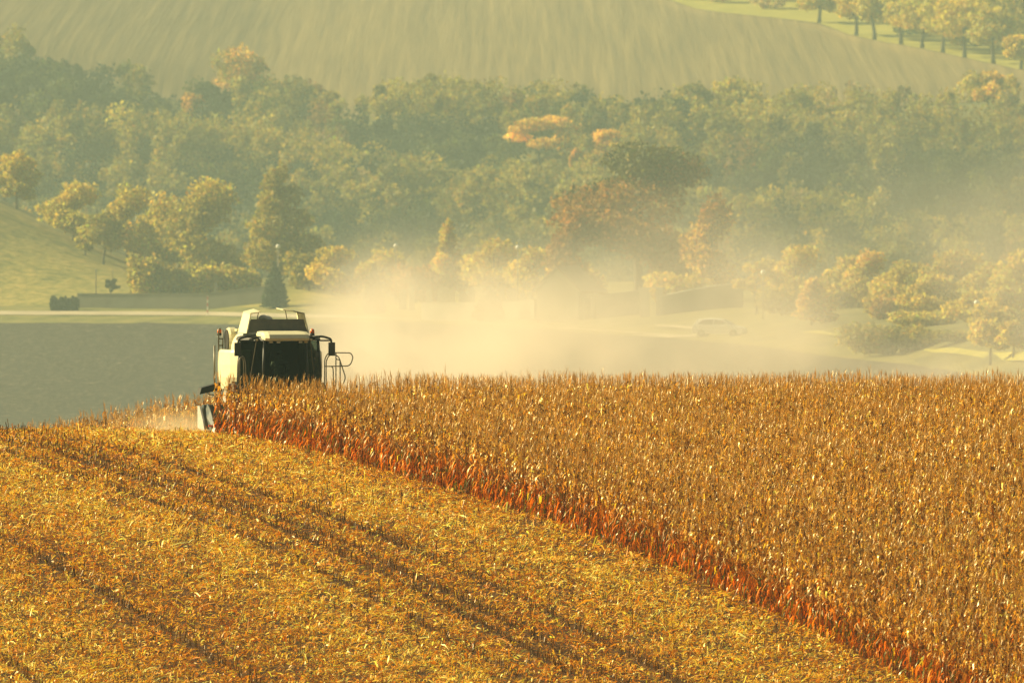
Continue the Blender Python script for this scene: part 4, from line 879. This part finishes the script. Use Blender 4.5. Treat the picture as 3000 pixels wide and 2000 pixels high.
# cut stalks in rows
QQ, TT = np.meshgrid(.3-.72*np.arange(1, 40), np.arange(-30, 150, .16)); QQ = QQ.ravel()+rng.normal(0, .035, QQ.size); TT = TT.ravel()+rng.normal(0, .05, TT.size)
X, Y = rowxy(QQ, TT); U = 1500+X/Y*FPX; bright = band(QQ, Y)
k = (U > -250) & (Y > 262) & (Y < 425) & (rng.random(len(X)) < np.clip(rowv[np.clip(np.round((-QQ+.3)/.72).astype(int), 0, 79)]*1.2+.02, 0, 1)); X, Y = X[k], Y[k]; n = len(X)
hh = rng.uniform(.12, .30, n)*np.where(rng.random(n) < .06, 1.9, 1); lx, ly = rng.normal(0, .06, n), rng.normal(0, .06, n); Z = ground(X, Y)
V = np.empty((n, 6, 3)); an = rng.uniform(0, 2.1, n)
for j in range(3):
    c_, s_ = np.cos(an+j*2.094), np.sin(an+j*2.094)
    V[:, j] = np.stack([X+c_*.016, Y+s_*.016, Z-.02], 1); V[:, j+3] = np.stack([X+c_*.012+lx, Y+s_*.012+ly, Z+hh], 1)
b6 = (np.arange(n)*6)[:, None]; Q = np.concatenate([b6+np.array([j, (j+1) % 3, 3+(j+1) % 3, 3+j]) for j in range(3)])
C = np.repeat(np.array([.16, .065, .006])[None]*np.exp(rng.normal(0, .4, (n, 1))), 6, 0)
tag(quads('stubble', V.reshape(-1, 3), Q, M['litter'], np.clip(C, 0, .9)), 'rows of short cut corn stalks left on the harvested ground', 'stubble', kind='stuff')

# ------------------------------------------------------------------ dust and haze
class E_:                                            # tiny expression builder over Math nodes
    t = None
    def __init__(s, o): s.o = o
    @staticmethod
    def op(name, *a):
        n = E_.t.nodes.new('ShaderNodeMath'); n.operation = name
        for i, v in enumerate(a):
            if isinstance(v, E_): E_.t.links.new(v.o, n.inputs[i])
            else: n.inputs[i].default_value = v
        return E_(n.outputs[0])
    def __add__(a, b): return E_.op('ADD', a, b)
    __radd__ = __add__
    def __sub__(a, b): return E_.op('SUBTRACT', a, b)
    def __rsub__(a, b): return E_.op('SUBTRACT', b, a)
    def __mul__(a, b): return E_.op('MULTIPLY', a, b)
    __rmul__ = __mul__
    def __truediv__(a, b): return E_.op('DIVIDE', a, b)
    def exp(a): return E_.op('EXPONENT', a)
    def clamp(a, lo, hi): return E_.op('MINIMUM', E_.op('MAXIMUM', a, lo), hi)
    def smooth(a): x = a.clamp(0., 1.); return x*x*(3.-2.*x)
def gauss(x, s): r_ = x/s; return (r_*r_*-.5).exp()
def volume_box(name, lo, hi, mat, label, cat):
    bm = bmesh.new(); bx(bm, lo[0], hi[0], lo[1], hi[1], lo[2], hi[2]); o = bmobj(name, bm, mat); tag(o, label, cat, kind='stuff'); return o
def dust_mat(name, field, color, aniso=.35):
    m = bpy.data.materials.new(name); m.use_nodes = True; t = m.node_tree
    for n_ in list(t.nodes):
        if n_.type != 'OUTPUT_MATERIAL': t.nodes.remove(n_)
    out = [n_ for n_ in t.nodes if n_.type == 'OUTPUT_MATERIAL'][0]
    E_.t = t; tc = node(t, 'ShaderNodeTexCoord'); sx = node(t, 'ShaderNodeSeparateXYZ'); t.links.new(tc.outputs['Object'], sx.inputs[0])
    x, y, z = (E_(sx.outputs[i]) for i in range(3))
    def noise(scale, detail, warp=(1, 1, 1)):
        mp = node(t, 'ShaderNodeMapping'); mp.inputs['Scale'].default_value = warp; t.links.new(tc.outputs['Object'], mp.inputs[0])
        nn = node(t, 'ShaderNodeTexNoise'); nn.inputs['Scale'].default_value = scale; nn.inputs['Detail'].default_value = detail; t.links.new(mp.outputs[0], nn.inputs[0]); return E_(nn.outputs[0])
    den = field(x, y, z, noise)
    pv_ = node(t, 'ShaderNodeVolumePrincipled'); pv_.inputs['Color'].default_value = (*color, 1); pv_.inputs['Anisotropy'].default_value = aniso
    t.links.new(den.o, pv_.inputs['Density']); t.links.new(pv_.outputs[0], out.inputs['Volume'])
    return m
def plume(x, y, z, noise):
    xi = x+6.0; xp = xi.clamp(0., 60.)
    n1 = noise(.20, 4, (1, .6, 1.2)); n2 = noise(.9, 2)
    zc = 1.3+xp*.09; sz = 1.40+xp*.08
    left = ((xi-z*.30+2.2+(n1-.5)*4.)/3.4).smooth()
    amp = (xp*-.25).exp()*4.0+.18
    core = gauss(x+4.7, 2.2)*gauss(z-1.9, 1.5)*1.6
    low = gauss(z-.7, 1.7)*(xp*-.04).exp()*.85
    body = left*(gauss(z-zc, sz)*amp+core+low)
    nz = ((n1-.5)*6.5+.95).clamp(.06, 3.)*((n2-.5)*2.0+1.).clamp(.2, 2.)
    return body*gauss(y-418., 7.)*nz*.115*((26.-x)/4.).smooth()*((z+3.)/1.5).smooth()*((y-402.)/5.).smooth()
volume_box('dust_cloud', (-12, 402, -5), (26, 440, 15), dust_mat('dust', plume, (.95, .90, .81)), 'bright dust cloud drifting right from the combine harvester', 'dust')
def lowdust(x, y, z, noise):
    n1 = noise(.9, 3)
    return gauss(x+10.2, 1.0)*gauss(z-.1, .28)*gauss(y-406., 3.5)*((n1-.5)*3.+1.).clamp(.1, 3.)*.13*((-8.7-x)/.8).smooth()
volume_box('low_dust', (-14, 396, -1.2), (-8.3, 418, 2.2), dust_mat('low_dust', lowdust, (.97, .84, .56)), 'low dust swirling on the ground behind the header', 'dust')
m = bpy.data.materials.new('haze'); m.use_nodes = True; t = m.node_tree
for n_ in list(t.nodes):
    if n_.type != 'OUTPUT_MATERIAL': t.nodes.remove(n_)
pv_ = node(t, 'ShaderNodeVolumePrincipled'); pv_.inputs['Color'].default_value = (.63, .92, .98, 1); pv_.inputs['Density'].default_value = .00008; pv_.inputs['Anisotropy'].default_value = .3
t.links.new(pv_.outputs[0], [n_ for n_ in t.nodes if n_.type == 'OUTPUT_MATERIAL'][0].inputs['Volume'])
volume_box('haze', (-490, -70, -24), (490, 3570, 118), m, 'warm autumn haze filling the valley air', 'haze')
m = bpy.data.materials.new('added_haze'); m.use_nodes = True; t = m.node_tree  # second haze volume, added over the valley so the far hills fade
for n_ in list(t.nodes):
    if n_.type != 'OUTPUT_MATERIAL': t.nodes.remove(n_)
pv_ = node(t, 'ShaderNodeVolumePrincipled'); pv_.inputs['Color'].default_value = (.66, .82, .82, 1); pv_.inputs['Density'].default_value = .00068; pv_.inputs['Anisotropy'].default_value = .3
t.links.new(pv_.outputs[0], [n_ for n_ in t.nodes if n_.type == 'OUTPUT_MATERIAL'][0].inputs['Volume'])
volume_box('added_haze', (-130, 475, -13.5), (130, 790, 40), m, 'thin extra haze added over the ploughed valley field to pale the far hills', 'dust')
